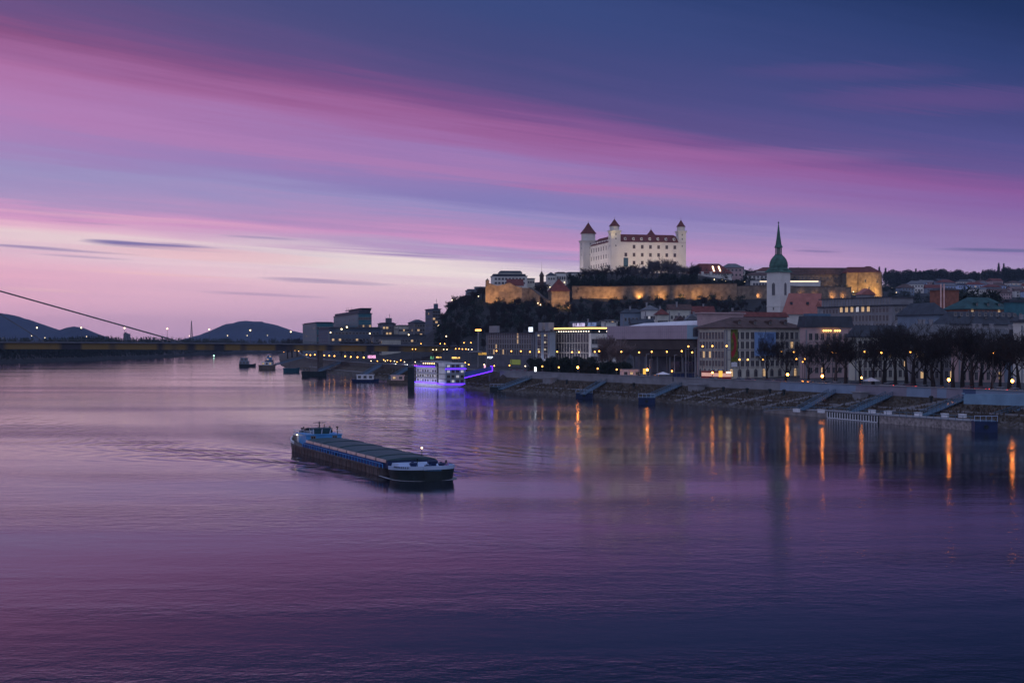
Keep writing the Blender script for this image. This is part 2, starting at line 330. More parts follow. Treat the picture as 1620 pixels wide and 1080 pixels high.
# left bank and the land beyond the river bend
b = MB()
LB = [(-2600,1180),(-700,1215),(-463,1286),(-440,1500),(-428,1730),(-455,2250),(-330,2420),(300,2480),(3000,2620)]
vs = []
for x, y in LB: vs += [(x,y,-2),(x-4,y+9,3.2)]
for i, (x, y) in enumerate(LB): vs.append((x*3.4-(900 if x < 0 else 0), 9500, 5))
k = len(LB)
fs = [(2*i,2*i+2,2*i+3,2*i+1) for i in range(k-1)]+[(2*i+1,2*i+3,2*k+i+1,2*k+i) for i in range(k-1)]
b.add(vs, fs); struct(b.build('far_river_bank', M['slope']))
M['hill'] = mat('far_hill_haze_blue', (.012,.03,.07), .95, .35, .004)  # haze blue painted into the colour of the wooded hills
def hill(pts, Y, dep, name='far_hill'):
    b = MB(); vs = []; nn = 220; x0, x1 = pts[0][0], pts[-1][0]
    for j in range(9):
        t = j/8; prof = math.sin(math.pi*min(1, t*.5+.0)) if j < 8 else 1
        for i in range(nn+1):
            px = x0+(x1-x0)*i/nn; py = interp(pts, px)
            h = (zpy(py, Y)-3); x = (px-810)/F*Y
            z = 3+h*math.sin(math.pi/2*t)*(1+.05*mnoise.noise((x*.004, j*.4, Y)))+(2.6*mnoise.noise((x*.045, j*3.1, Y))+2.0*mnoise.noise((x*.16, j*5.1, Y)) if t > .3 else 0)-(2 if j == 0 else 0)
            vs.append((x+ (0), Y-dep*(1-t), z))
    for i in range(nn+1):
        px = x0+(x1-x0)*i/nn; vs.append(((px-810)/F*Y, Y+dep*1.5, 0))
    b.add(vs, [(j*(nn+1)+i, j*(nn+1)+i+1, (j+1)*(nn+1)+i+1, (j+1)*(nn+1)+i) for j in range(9) for i in range(nn)])
    o = b.build(name, M['hill'])
    for p in o.data.polygons: p.use_smooth = True
    return struct(o)
hill([(-260,520),(-120,492),(-20,493),(15,497),(45,506),(65,518),(95,530),(110,538)], 5600, 700)
hill([(80,536),(96,528),(108,520),(118,516.5),(130,517.5),(140,523),(155,531),(170,538)], 5200, 400)
hill([(300,538),(325,533),(350,523),(372,511),(392,506.5),(415,508),(440,515),(462,523),(500,532),(560,538)], 6200, 800)
# ------------------------------------------------------------------ trees
def bare_tree(seed, H, spread, levels=4, kids=(5,5,4,4), tr=.028, up=.35, rmin=.02):
    rnd = random.Random(seed); tk = MB(); cr = MB()
    def grow(p, d, ln, r, lv):
        tgt = tk if lv < 1 else cr
        segs = 3 if lv < 3 else 2; q = p.copy(); dd = d.copy(); pts = [(q.copy(), r)]
        for s_ in range(segs):
            dd = (dd+Vector((rnd.uniform(-1,1), rnd.uniform(-1,1), rnd.uniform(-.4,.9)))*(.16 if lv else .05)).normalized()
            q2 = q+dd*ln/segs; r1 = r*(1-.22*s_); r2 = r*(1-.22*(s_+1))
            tgt.bar(q, q2, r1, 6 if lv == 0 else 3, r2); q = q2; pts.append((q.copy(), r2))
        if lv >= levels: return
        for k in range(kids[lv]):
            t = rnd.uniform(.35, 1) if k else 1.0
            if lv == 0: t = rnd.uniform(.3, 1) if k > 1 else .98
            i = min(segs-1, int(t*segs)); f = t*segs-i
            pp = pts[i][0].lerp(pts[i+1][0], f); rr_ = pts[i+1][1]
            a = rnd.uniform(0, 2*math.pi); side = Vector((math.cos(a), math.sin(a), 0))
            nd_ = (dd*rnd.uniform(.5,1)+side*spread*rnd.uniform(.5,1.1)+Vector((0,0,up))).normalized()
            grow(pp, nd_, ln*rnd.uniform(.5,.74), max(rmin, rr_*rnd.uniform(.45,.68)), lv+1)
    grow(Vector((0,0,-.3)), Vector((0,0,1)), H*.32, H*tr, 0)
    return tk, cr
TV = []
for s_ in range(6):
    tk, cr = bare_tree(s_+3, 17, .72+.06*s_, 5, (7,5,5,4,3), .026, .3, .023)
    TV.append((tk.mesh('trunk', M['bark']), cr.mesh('crown', M['bark'])))
TVP = []
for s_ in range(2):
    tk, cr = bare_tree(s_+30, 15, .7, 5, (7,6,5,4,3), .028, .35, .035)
    TVP.append((tk.mesh('trunk', M['barkl']), cr.mesh('crown', M['barkl'])))  # pale bark colour stands in for light on these trees
TS = []
for s_ in range(4):
    tk, cr = bare_tree(s_+50, 12, .9, 4, (8,6,6,5), .032, .38, .034)
    TS.append((tk.mesh('trunk', M['bark']), cr.mesh('crown', M['bark'])))
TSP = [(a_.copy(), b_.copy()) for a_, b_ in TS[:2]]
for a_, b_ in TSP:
    for q_ in (a_, b_): q_.materials.clear(); q_.materials.append(mat('bark_painted_floodlit', (.13,.12,.13), .95, .3, .8))  # paler bark paints the castle floodlighting onto these trees
def leafy(seed, rx, rz, n=900, cz=0, leaf=.5, cone=False):
    rnd = random.Random(seed); b = MB()
    lob = [(Vector((rnd.uniform(-.5,.5)*rx, rnd.uniform(-.5,.5)*rx, cz+rnd.uniform(-.45,.5)*rz)), rnd.uniform(.35,.62)) for _ in range(9)]
    for i in range(n):
        if cone:
            t = rnd.random(); rr_ = rx*(1-t)*(.55+.45*abs(math.sin(t*22)))*math.sqrt(rnd.random())
            a = rnd.uniform(0, 6.283); p = Vector((rr_*math.cos(a), rr_*math.sin(a), cz+t*rz))
        else:
            c, k = rnd.choice(lob); d = Vector((rnd.gauss(0,1), rnd.gauss(0,1), rnd.gauss(0,1))).normalized()*(rnd.random()**.4)
            p = c+Vector((d.x*rx*k, d.y*rx*k, d.z*rz*k*.8))
        e1 = Vector((rnd.gauss(0,1), rnd.gauss(0,1), rnd.gauss(0,1))).normalized()*leaf*rnd.uniform(.5,1.2)
        e2 = e1.cross(Vector((rnd.gauss(0,1), rnd.gauss(0,1), rnd.gauss(0,1)))).normalized()*leaf*rnd.uniform(.4,1)
        b.add([p-e1,p+e2*.6,p+e1], [(0,1,2)])
    return b
def stem(h, r): b = MB(); b.bar((0,0,-.5),(0,0,h),r,5,r*.5); return b
EV = [(stem(5,.3).mesh('trunk', M['bark']), leafy(60+i, 5.0, 6.0, 2400, 6.4, .8).mesh('crown', M['ever'])) for i in range(3)]
CF = [(stem(10,.25).mesh('trunk', M['bark']), leafy(70+i, 3.2, 13, 900, 1.5, .7, True).mesh('crown', M['ever'])) for i in range(2)]
HM = {}
def tree(var, x, y, z, s, label, group, name='bare_tree', H=None, wide=1):
    o = thing(name, label, 'tree', (x,y,z), random.uniform(0, 6.28), group)
    if H:
        hm = max(v_.co.z for v_ in var[1].vertices) if var[1].name not in HM else HM[var[1].name]; HM[var[1].name] = hm; s = H/hm
    o.scale = (s*wide,s*wide,s)
    link('trunk', var[0], o); link('crown', var[1], o); return o
# promenade trees (px of trunk, top py, metres behind the quay)
front = [(1213,531,14),(1243,527,16),(1279,545,14),(1303,540,22),(1322,535,18),(1338,532,14),(1362,528,20),(1381,524,14),(1399,520,24),(1417,522,16),(1434,519,22),(1446,524,14),
         (1463,517,20),(1477,514,14),(1490,519,24),(1508,522,14),(1523,524,22),(1538,520,15),(1551,526,22),(1569,529,14),(1582,536,24),(1597,532,16),(1612,527,20),(1630,530,14)]
for i, (px, py, d) in enumerate(front):
    Y = quayY(px)+d; X = (px-810)/F*Y; h = zpy(py, Y)-6.6
    tree(TV[i % 6], X, Y, 6.6, 1, ordn(i)+' tall bare tree from the left in the row behind the pale river wall', 'bare trees along the promenade', H=h*(1.2 if i % 3 == 0 else 1.12), wide=[1.0,1.25,1.1,1.35,1.05][i % 5])
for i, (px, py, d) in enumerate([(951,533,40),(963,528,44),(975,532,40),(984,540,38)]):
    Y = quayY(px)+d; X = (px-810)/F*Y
    tree(TVP[i % 2], X, Y, 6.6, 1, ordn(i)+' light-painted pale bare tree from the left, right of the hotel', 'pale bare trees beside the hotel', H=zpy(py, Y)-6.6, wide=1.2)
for i, px in enumerate([846,853,860,868,875,882,889,896,903,911,918,926,933,940,950,958,966,973,980,988]):
    Y = quayY(px)+16+(i % 3)*4; X = (px-810)/F*Y
    tree(EV[i % 3], X, Y, 5.0, 1, ordn(i)+' dense dark tree from the left in the clump below the hotel', 'dense dark trees below the hotel', 'dense_tree', H=zpy((562 if px < 935 else 569)+(i*7 % 4), Y)-5)
# ------------------------------------------------------------------ buildings
WM = {}
def win_mesh(w_, h_, kind, arch=False):
    k = (round(w_, 2), round(h_, 2), kind, arch)
    if k in WM: return WM[k]
    b = MB(); f = min(.22, w_*.14)
    g = {'d':'glass','l':'glassl','w':'glassw','b':'glassb'}[kind]
    b.box(-w_/2-f, w_/2+f, -.16, .05, -h_/2-f*1.3, -h_/2, 0); b.box(-w_/2-f, w_/2+f, -.14, .05, h_/2, h_/2+f, 0)
    b.box(-w_/2-f, -w_/2, -.10, .05, -h_/2, h_/2, 0); b.box(w_/2, w_/2+f, -.10, .05, -h_/2, h_/2, 0)
    b.box(-w_/2, w_/2, -.04, .05, -h_/2, h_/2, 1)
    if arch: b.bar((0,-.05,h_/2), (0,.05,h_/2), w_/2, 12, mi=1)
    b.box(-.05, .05, -.07, -.045, -h_/2+.02, h_/2-.02, 0)
    WM[k] = b.mesh('window', [M['frame'], M[g]]); return WM[k]
def windows(root, L_, face, cols, rows, w_, h_, z0, z1, lit=.06, kind='d', m0=.05, name='window', skip=None, arch=False, litk='l', b_=0):
    rnd = random.Random(int(L_*31+cols*7+rows))
    for c in range(cols):
        for r_ in range(rows):
            if skip and skip(c, r_): continue
            t = L_*(m0+(1-2*m0)*(c+.5)/cols); z = z0+(z1-z0)*(r_+.5)/rows
            kd = litk if rnd.random() < lit else kind
            me = win_mesh(w_, h_, kd, arch)
            if face == 'R': link(name, me, root, (t, -.02+b_, z), 0)
            else: link(name, me, root, (-.02+b_, t, z), -math.pi/2)
def roof(b_, a_, ze, zr, typ, mt, root, ov=.7, slant=None, name='roof'):
    b = MB(); x0, x1, y0, y1 = -ov, b_+ov, -ov, a_+ov
    if typ == 'flat':
        b.box(x0, x1, y0, y1, ze, ze+.5); b.box(1, b_-1, 1, a_-1, ze+.5, max(ze+.6, zr))
    elif typ == 'hip':
        if b_ >= a_: s_ = (a_/2+ov)*(slant or 1); A, B_ = (x0+s_, (y0+y1)/2, zr), (x1-s_, (y0+y1)/2, zr)
        else: s_ = (b_/2+ov)*(slant or 1); A, B_ = ((x0+x1)/2, y0+s_, zr), ((x0+x1)/2, y1-s_, zr)
        v_ = [(x0,y0,ze),(x1,y0,ze),(x1,y1,ze),(x0,y1,ze),A,B_]
        if b_ >= a_: b.add(v_, [(0,1,5,4),(1,2,5),(2,3,4,5),(3,0,4),(3,2,1,0)])
        else: b.add(v_, [(0,1,4),(1,2,5,4),(2,3,5),(3,0,4,5),(3,2,1,0)])
        b.box(x0,x1,y0,y1,ze-.35,ze-.004)
    elif typ == 'gx':  # ridge along x
        m_ = (y0+y1)/2; b.add([(x0,y0,ze),(x1,y0,ze),(x1,y1,ze),(x0,y1,ze),(x0,m_,zr),(x1,m_,zr)], [(0,1,5,4),(2,3,4,5),(1,2,5),(3,0,4),(3,2,1,0)])
    elif typ == 'gy':
        m_ = (x0+x1)/2; b.add([(x0,y0,ze),(x1,y0,ze),(x1,y1,ze),(x0,y1,ze),(m_,y0,zr),(m_,y1,zr)], [(1,2,5,4),(3,0,4,5),(0,1,4),(2,3,5),(3,2,1,0)])
    elif typ == 'mansard':
        i = min(a_, b_)*.16; lo = [(x0,y0,ze),(x1,y0,ze),(x1,y1,ze),(x0,y1,ze)]; hi = [(x0+i,y0+i,zr),(x1-i,y0+i,zr),(x1-i,y1-i,zr),(x0+i,y1-i,zr)]
        b.hexa(lo, hi)
    return b.build(name, mt, root)
def bld(name, label, cx, Y, lx, rx, ey, ry, wm, rm_, typ, wl=None, wr=None, zb=None, th=TH, cat='building', lit=.06, chim=0, ov=.7, litk='l', kind='d', group=None, cornice=True):
    X = (cx-810)/F*Y; c, s_ = math.cos(th), math.sin(th); kl = (lx-810)/F; kr = (rx-810)/F
    a_ = max(3, (X-kl*Y)/(s_+kl*c)); b_ = max(3, (kr*Y-X)/(c-kr*s_))
    ze0, zr0 = zpy(ey, Y), zpy(ry, Y)
    if zb is None: zb = min(gz(X, Y), gz(X-s_*a_, Y+c*a_))
    o = thing(name, label, cat, (X,Y,zb), th, group); he = ze0-zb; hr = zr0-zb
    m = MB(); m.box(0,b_,0,a_,-3,he)
    if cornice: m.box(-.12,b_+.12,-.12,a_+.12,he-.9,he-.5); m.box(-.08,b_+.08,-.08,a_+.08,min(4.2,he*.3),min(4.5,he*.3+.3))
    m.build('wall', wm, o)
    roof(b_, a_, he+.004, hr, typ, rm_, o, ov)
    for w_, face, Ln in ((wl,'L',a_),(wr,'R',b_)):
        if w_:
            cols, rows, ww, hh = w_[:4]; z0 = w_[4] if len(w_) > 4 else .8; z1 = w_[5] if len(w_) > 5 else he-1.0
            windows(o, Ln, face, cols, rows, ww, hh, z0, z1, lit, kind, litk=litk)
    for w_, face, Ln in ((wl,'L',a_),(wr,'R',b_)):
        if w_ and Ln > 7 and cornice:
            sm_ = MB(); nr = w_[1]; z0 = w_[4] if len(w_) > 4 else .8; z1 = w_[5] if len(w_) > 5 else he-1.0
            for r_ in range(1, nr):
                zz = z0+(z1-z0)*r_/nr
                if face == 'R': sm_.box(.3,Ln-.3,-.09,-.006,zz-.14,zz+.1)
                else: sm_.box(-.09,-.006,.3,Ln-.3,zz-.14,zz+.1)
            for q in ((.15,.75),(Ln-.75,Ln-.15)):
                if face == 'R': sm_.box(q[0],q[1],-.12,-.006,0,he-.95)
                else: sm_.box(-.12,-.006,q[0],q[1],0,he-.95)
            sm_.build('stone_trim', M['conc'], o)
    if typ == 'hip' and b_ > 14 and hr-he > 2:
        nd_ = int(b_/7)
        for k in range(nd_):
            dm_ = MB(); dm_.box(-.7,.7,0,2.6,0,1.5); dm_.add([(-.9,-.2,1.5),(.9,-.2,1.5),(.9,2.8,1.5),(-.9,2.8,1.5),(0,-.2,2.1),(0,2.8,2.1)], [(1,2,5,4),(3,0,4,5),(0,1,4),(2,3,5)])
            d_ = dm_.build('dormer', rm_, o, (b_*(k+1)/(nd_+1), 1.2, he+(hr-he)*.22)); link('dormer_window', win_mesh(.8,.8,'d'), d_, (0,-.02,.8))
    rnd = random.Random(int(cx))
    for i in range(chim):
        cb_ = MB(); x = b_*rnd.uniform(.2,.8); y = a_*rnd.uniform(.2,.8); h0 = (he+hr)/2
        cb_.box(-.45,.45,-.4,.4,h0-1,hr+1.2); cb_.box(-.55,.55,-.5,.5,hr+1.2,hr+1.5); cb_.build('chimney', M['grey'], o, (x,y,0))
    return o, a_, b_, he, hr
G_OLD = 'old town houses below the castle wall'
# dark office block
o, a_, b_, he, hr = bld('office_building', 'long dark grey office block with four rows of narrow windows, left of the floodlit hotel', 845, 690, 769, 846.5, 527, 526, M['dgrey'], M['roofdk'], 'flat', (18,4,1.3,2.7,6.6,17.0), None, lit=.14)
m = MB(); m.box(1,b_-.5,a_*.8,a_*.97,he+.5,he+4); m.build('roof_box', M['grey'], o)
for k in range(19):
    m = MB(); m.box(-.35,-.01,-.16,.16,6.2,he-.9); m.build('facade_fin', M['grey'], o, (0,a_*.05+a_*.9*k/18,0))
m = MB(); m.box(-.4,0,-3.2,.4,0,2.3); s_ = m.build('roof_sign', em('roof_sign_glow', (.75,.85,1), 1.6), o, (0,4.5,he+.7))
m = MB(); m.box(-.3,0,0,a_*.2,1.5,4.0); m.build('shop_window', em('shop_glow', (.3,.36,.12), .35), o, (-.02,a_*.27,0))
# blue block with round lamps
o, a_, b_, he, hr = bld('blue_building', 'blue grey block with square dark windows and round lamps, between office block and hotel', 870, 670, 847, 872, 525, 521, M['blueg'], M['roofdk'], 'flat', (2,4,3.4,3.2,4,17.6), None)
m = MB(); m.box(0,b_,a_*.1,a_*.35,he+.5,he+4.5); m.box(0,b_,a_*.55,a_*.8,he+.5,he+4.5); m.build('roof_box', M['grey'], o)
sph = MB(); sph.lathe([(.05,-.5),(.42,-.3),(.55,0),(.42,.3),(.05,.5)], 8)
for k, (t, z) in enumerate(((.28,9.2),(.72,9.2),(.28,12.6),(.28,15.9),(.72,15.9))):
    sph.build('round_lamp', em('dim_round_lamp', (1,.85,.65), .45), o, (-.5,a_*t,z))
# floodlit hotel
o, a_, b_, he, hr = bld('hotel', 'white hotel with a glowing yellow cornice and rows of tall dark windows', 935, 650, 873, 965, 527, 519.5, M['white'], M['roofdk'], 'flat', (13,3,1.75,3.9,3.2,16.9), (6,3,1.5,2.0,3,15), lit=.0, ov=0.2, cornice=False)
m = MB(); m.box(-1.6,b_+.6,-1.2,a_+1.2,he+1.9,he+2.7); m.build('eave_slab', M['white'], o)
m = MB(); m.box(-1.75,-1.62,-1.2,a_+1.2,he+2.1,he+2.6); m.box(-1.7,b_+.6,-1.34,-1.22,he+2.1,he+2.6); m.build('cornice_light', M['lampy'], o)
for k in range(16): sph.build('eave_lamp', em('eave_lamp_glow', (1,.86,.7), 4), o, (-.6, 1+(a_-2)*k/15, he+.9)).scale = (.45,.5,.5)
for k in range(2): sph.build('eave_lamp', em('eave_lamp_glow', (1,.86,.7), 4), o, (b_*(.4+.4*k), -.6, he+.9)).scale = (.45,.5,.5)
def glyphs(root, name, mt, x0, x1, z, h, n, y, along='y', seed=1):
    rnd = random.Random(seed); m = MB(); wdt = (x1-x0)/n
    for k in range(n):
        a = x0+k*wdt; e = a+wdt*.72; t = wdt*.2; pat = rnd.choice(('L','H','O','I','E'))
        bars = {'L':[(a,a+t,0,h),(a,e,0,.22*h)],'H':[(a,a+t,0,h),(e-t,e,0,h),(a,e,.4*h,.6*h)],'O':[(a,a+t,0,h),(e-t,e,0,h),(a,e,0,.2*h),(a,e,.8*h,h)],'I':[(a+t,a+2*t,0,h)],'E':[(a,a+t,0,h),(a,e,0,.2*h),(a,e,.42*h,.6*h),(a,e,.8*h,h)]}[pat]
        for (p, q, r1, r2) in bars:
            if along == 'y': m.box(y, y+.25, p, q, z+r1, z+r2)
            else: m.box(p, q, y, y+.25, z+r1, z+r2)
    return m.build(name, mt, root)
glyphs(o, 'rooftop_sign', em('lilac_sign_glow', (.75,.65,1), .9), a_*.3, a_*.62, he+3.2, 1.6, 7, 3)
glyphs(o, 'rooftop_sign', em('blue_sign_glow', (.3,.4,.8), .5), a_*.02, a_*.25, he+3.2, 1.7, 5, 3)
lt = bpy.data.lights.new('hotel_floodlight', 'AREA'); lt.energy = 1500; lt.size = 40; lt.size_y = 1; lt.shape = 'RECTANGLE'; lt.color = (.95,.85,1)
lo = bpy.data.objects.new('hotel_floodlight', lt); COL.objects.link(lo); lo.parent = o; lo.location = (-9, a_*.5, 1.2)
lo.rotation_euler = Vector((9.0, 0, 10.0)).to_track_quat('-Z', 'Y').to_euler()
# gallery
Yg = 560; Xg = (1087-810)/F*Yg; g = thing('art_gallery', 'stepped modern gallery hovering over dark columns, pale panels and a glass roof strip', 'building', (Xg,Yg,6.6), TH)
ag = 60.0; bg = 9.6; zt = zpy(514, Yg)-6.6; z1 = zpy(536, Yg)-6.6; z2 = zpy(553, Yg)-6.6
m = MB(); m.box(0,bg,0,ag,z1,zt); m.build('panel_facade', mat('gallery_sunset_tint', (.46,.36,.42), .6, .1, .2), g)  # sunset pink of the sky painted into the facade colour
m = MB(); m.box(-.05,bg+.05,-.12,-.004,z1,zt); m.box(bg*.99,bg*1.0+.2,0,ag*.2,z1,zt+.5); m.build('end_wall', M['panelb'], g)  # blue of the dusk sky painted into the end wall
m = MB(); m.box(bg*.28,bg*.92,-.3,-.13,z1+1,z1+4.0); m.build('window', M['glass'], g)
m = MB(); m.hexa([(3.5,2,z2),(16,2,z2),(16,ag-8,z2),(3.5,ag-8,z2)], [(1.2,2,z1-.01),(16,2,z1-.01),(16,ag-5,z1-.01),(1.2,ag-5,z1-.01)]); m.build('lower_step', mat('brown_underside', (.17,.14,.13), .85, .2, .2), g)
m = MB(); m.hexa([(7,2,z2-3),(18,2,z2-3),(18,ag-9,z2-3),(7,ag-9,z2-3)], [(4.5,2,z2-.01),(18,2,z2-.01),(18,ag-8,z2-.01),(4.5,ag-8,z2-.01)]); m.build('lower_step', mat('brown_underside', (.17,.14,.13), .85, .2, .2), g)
m = MB(); m.hexa([(.8,3,zt+.01),(bg,3,zt+.01),(bg,ag-16,zt+.01),(.8,ag-16,zt+.01)], [(3,5,zt+1.7),(bg,5,zt+1.9),(bg,ag-24,zt+1.3),(3,ag-24,zt+1.1)]); m.build('roof_light', M['snow'], g)
m = MB(); m.hexa([(-1,ag-7.5,z1-4.5),(3,ag-7.5,z1-4.5),(3,ag-4,z1-4.5),(-1,ag-4,z1-4.5)], [(1,ag-6,z1-1),(2.4,ag-6,z1-1),(2.4,ag-4.4,z1-1),(1,ag-4.4,z1-1)]); m.build('skylight_hood', M['snow'], g)
for k in range(6):
    m = MB(); m.bar((8,0,-.5),(8,0,z2-3),.45,8); m.build('column', M['conc'], g, (0,5+(ag-14)*k/5,0))
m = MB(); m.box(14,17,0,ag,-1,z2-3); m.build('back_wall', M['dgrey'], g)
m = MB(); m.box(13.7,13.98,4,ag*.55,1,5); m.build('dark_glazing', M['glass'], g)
m = MB()
for k in range(40): m.box(-.05,-.004,ag*(k+.5)/40,ag*(k+.5)/40+.12,z1+.1,zt-.1)
m.box(-.05,-.004,0,ag,(z1+zt)/2,(z1+zt)/2+.1); m.build('panel_joints', M['grey'], g)
# barracks palace
o, a_, b_, he, hr = bld('barracks_palace', 'cream four storey palace with brown hipped roof, banners and tall arched ground windows', 1148, 505, 1104.5, 1270, 517.5, 501, M['cream'], M['roofbr'], 'hip', (8,4,1.15,2.3,3.6,17.2), (14,4,1.2,2.3,3.6,17.2), zb=6.6, lit=.03, ov=1.2)
for k in range(6):
    link('arched_door', win_mesh(1.1,2.4,'d',True), o, (-.02, 1.5+k*(a_-3)/5, 1.8), -math.pi/2)
for k in range(9):
    link('arched_door', win_mesh(1.3,2.0,'d' if k % 4 else 'l',True), o, (2.5+k*3.6, -.02, 1.9))
m = MB(); m.box(0,3.0,-.22,-.17,0,11.5); bn = m.build('banner', mat('banner_green', (.16,.18,.03), .8, .7, 1.2), o, (2.2,0,6.2))
m = MB()
for (c0, r0, a0, a1) in ((-.2,2.6,-80,75),):
    pts = [(c0+r0*math.cos(R(t)), 6.2+r0*1.9*math.sin(R(t))) for t in range(a0, a1, 12)]
    pti = [(c0+(r0-1.1)*math.cos(R(t)), 6.2+(r0-1.1)*1.9*math.sin(R(t))) for t in range(a0, a1, 12)]
    for i in range(len(pts)-1):
        q = [pts[i], pts[i+1], pti[i+1], pti[i]]
        m.hexa([(max(0,x),-.26,z) for x, z in q], [(max(0,x),-.225,z) for x, z in q])
m.build('red_arc', mat('banner_red', (.35,.03,.04), .8, .3, 1), bn, (0,0,0))
m = MB(); m.box(0,2.6,-.24,-.18,0,1.6); m.build('banner_foot', M['wbrd'], bn, (.1,0,-1.8))
m = MB(); m.box(0,9.6,-.22,-.17,0,8.6); bn = m.build('poster', mat('poster_blue', (.2,.34,.6), .8, .15, .3), o, (12.6,0,8.2))
m = MB(); m.box(1.6,8.8,-.26,-.225,.6,6.4); m.box(5.6,8.8,-.26,-.225,6.4,8); m.build('poster_picture', mat('poster_picture_blue', (.1,.18,.36), .8, .6, .5), bn)
# pink building
o, a_, b_, he, hr = bld('pink_palace', 'pink rendered palace with dark mansard roof and a row of small lights under the eaves', 1274, 500, 1266, 1346, 517.5, 499.5, M['pinkr'], M['roofdk'], 'mansard', None, (7,4,1.3,2.2,1.5,17), zb=6.6, lit=.05)
for k in range(7): sph.build('eave_lamp', M['lampy'], o, (b_*(.36+.05*k+(.05 if k > 3 else 0)), -1.0, he-1.2)).scale = (.7,.7,.7)
m = MB(); m.box(b_*.2,b_*.68,3,a_-.5 if a_ > 4 else 6,hr,hr+.9); m.build('roof_lantern', M['metal'], o)
for k in range(3): link('dormer_window', win_mesh(1.4,1.6,'b'), o, (b_*(.3+.2*k), .6, he+1.6))
# long office behind
o, a_, b_, he, hr = bld('long_office', 'long pale flat roofed office with a row of lit top windows, right of the cathedral', 1413, 600, 1296, 1451, 483.5, 478.5, M['grey'], M['roofdk'], 'flat', (20,3,1.2,2.3,17.5,28.5), (6,3,1.3,2.1,17.5,28.5), lit=.0, litk='w')
windows(o, a_, 'L', 6, 1, 1.7, 2.6, 26.0, 28.4, .9, 'w', m0=.28, litk='l', b_=-.08)
m = MB(); m.box(-.1,b_*.9,1,a_*.96,he+.5,he+3.6); m.build('attic_glazing', M['conc'], o)
m = MB(); m.box(-.5,b_,0,a_,he+3.6,he+4.0); m.build('attic_roof', M['roofdk'], o)
for k in range(24):
    m = MB(); m.box(-.3,-.12,-.12,.12,he+.5,he+3.6); m.build('attic_fin', M['frame'], o, (0,2+(a_-5)*k/23,0))
# right row behind the promenade trees
row = [('corner_palace','brown grey palace with low dark roof, behind bare trees right of the pink palace',1352,478,1345,1440,532,514,'cream','roofdk','hip',(10,4,1.2,2.2)),
       ('apartment_house','dark rendered apartment house with grey roof behind the middle of the tree row',1443,462,1436,1512,530,512,'grey','roofgr','hip',(8,4,1.2,2.2)),
       ('corner_house','rosy brown town house with tall windows and pale ledge behind the trees at the right',1516,450,1510,1600,535,519,'pinkr','roofgr','hip',(8,4,1.2,2.4)),
       ('end_house','narrow dark blue house squeezed in at the right edge of the row',1601,440,1598,1614,531,521,'blueg','roofdk','flat',(2,4,1.2,2.2)),
       ('pale_end_house','tall pale house cut by the right edge of the view',1615,432,1613,1660,510,505,'white','roofdk','flat',(4,5,1.2,2.2))]
for (nm, lb, cx, Y, lx, rx, ey, ry, wm, rm_, ty, wr) in row:
    bld(nm, lb, cx, Y, lx, rx, ey, ry, M[wm], M[rm_], ty, None, wr, zb=6.6, lit=.05, chim=3)
# second row roofs
bld('green_roof_hall', 'large hall with pitched green copper roof and brick flank, below the villa hillside', 1531, 640, 1494, 1601, 488, 469, M['brick'], M['copperd'], 'hip', None, (9,1,1.4,1.6,25,29), lit=.1)
bld('brick_works', 'red brick block with two pale vertical pipes, below the villa hillside', 1499, 760, 1471, 1517, 458.5, 455, M['brick'], M['dgrey'], 'flat', None, None)
for k in range(2):
    m = MB(); Yp = 750; m.bar((0,0,0),(0,0,zpy(449,Yp)-8),.35,8)
    o = m.build('flue_pipe', M['coam'], None, ((1488.5+k*5-810)/F*Yp, Yp, 8)); tag(o, ('left' if k == 0 else 'right')+' of two tall pale flue pipes in front of the red brick block', 'pipe', 'pale flue pipes')
bld('slate_hall', 'broad dark slate roofed block behind the promenade houses, left of the green roofed hall', 1478, 560, 1420, 1500, 497, 478, M['blueg'], M['roofdk'], 'hip', None, None)
bld('court_building', 'long slate blue roofed block with small dormers behind the right end of the row', 1500, 520, 1478, 1625, 512, 492, M['grey'], M['roofdk'], 'hip', None, (12,1,1,1,20,26), lit=.1)
bld('teal_block', 'low teal walled block under a black flat roof at the right edge', 1597, 600, 1590, 1640, 478, 474, M['teal'], M['roofdk'], 'flat', None, None)
bld('pink_annex', 'narrow pink and white gabled block right of the long pale office', 1455, 600, 1450, 1478, 492, 483, M['white'], M['roofgr'], 'gy', None, (3,3,1,1.6,16,30))
bld('pink_flat_block', 'low pink flat roofed block peeping over the left end of the palace roof', 1110, 560, 1106, 1176, 496, 495.5, M['pinkr'], M['pinkr'], 'flat', None, None)  # pink is the plain wall and roof colour
bld('red_roof_block', 'low block with bright red tiled roof behind the cream palace', 1178, 580, 1175, 1245, 501, 493, M['grey'], M['roofred'], 'gx', None, None)
bld('white_terrace_block', 'small white block with a terrace just above the hotel roof', 956, 720, 952, 977, 508, 505, M['white'], M['roofgr'], 'flat', None, (4,1,1,1.2,20,25))
bld('red_nave_house', 'low block with faded red roof left of the long pale office', 1300, 650, 1296, 1345, 485, 475, M['grey'], M['nave'], 'gx', None, None)
bld('small_chapel_house', 'small house with steep red roof in front of the lit bastion', 1362, 760, 1355, 1384, 466, 456, M['grey'], M['nave'], 'gy', None, None)
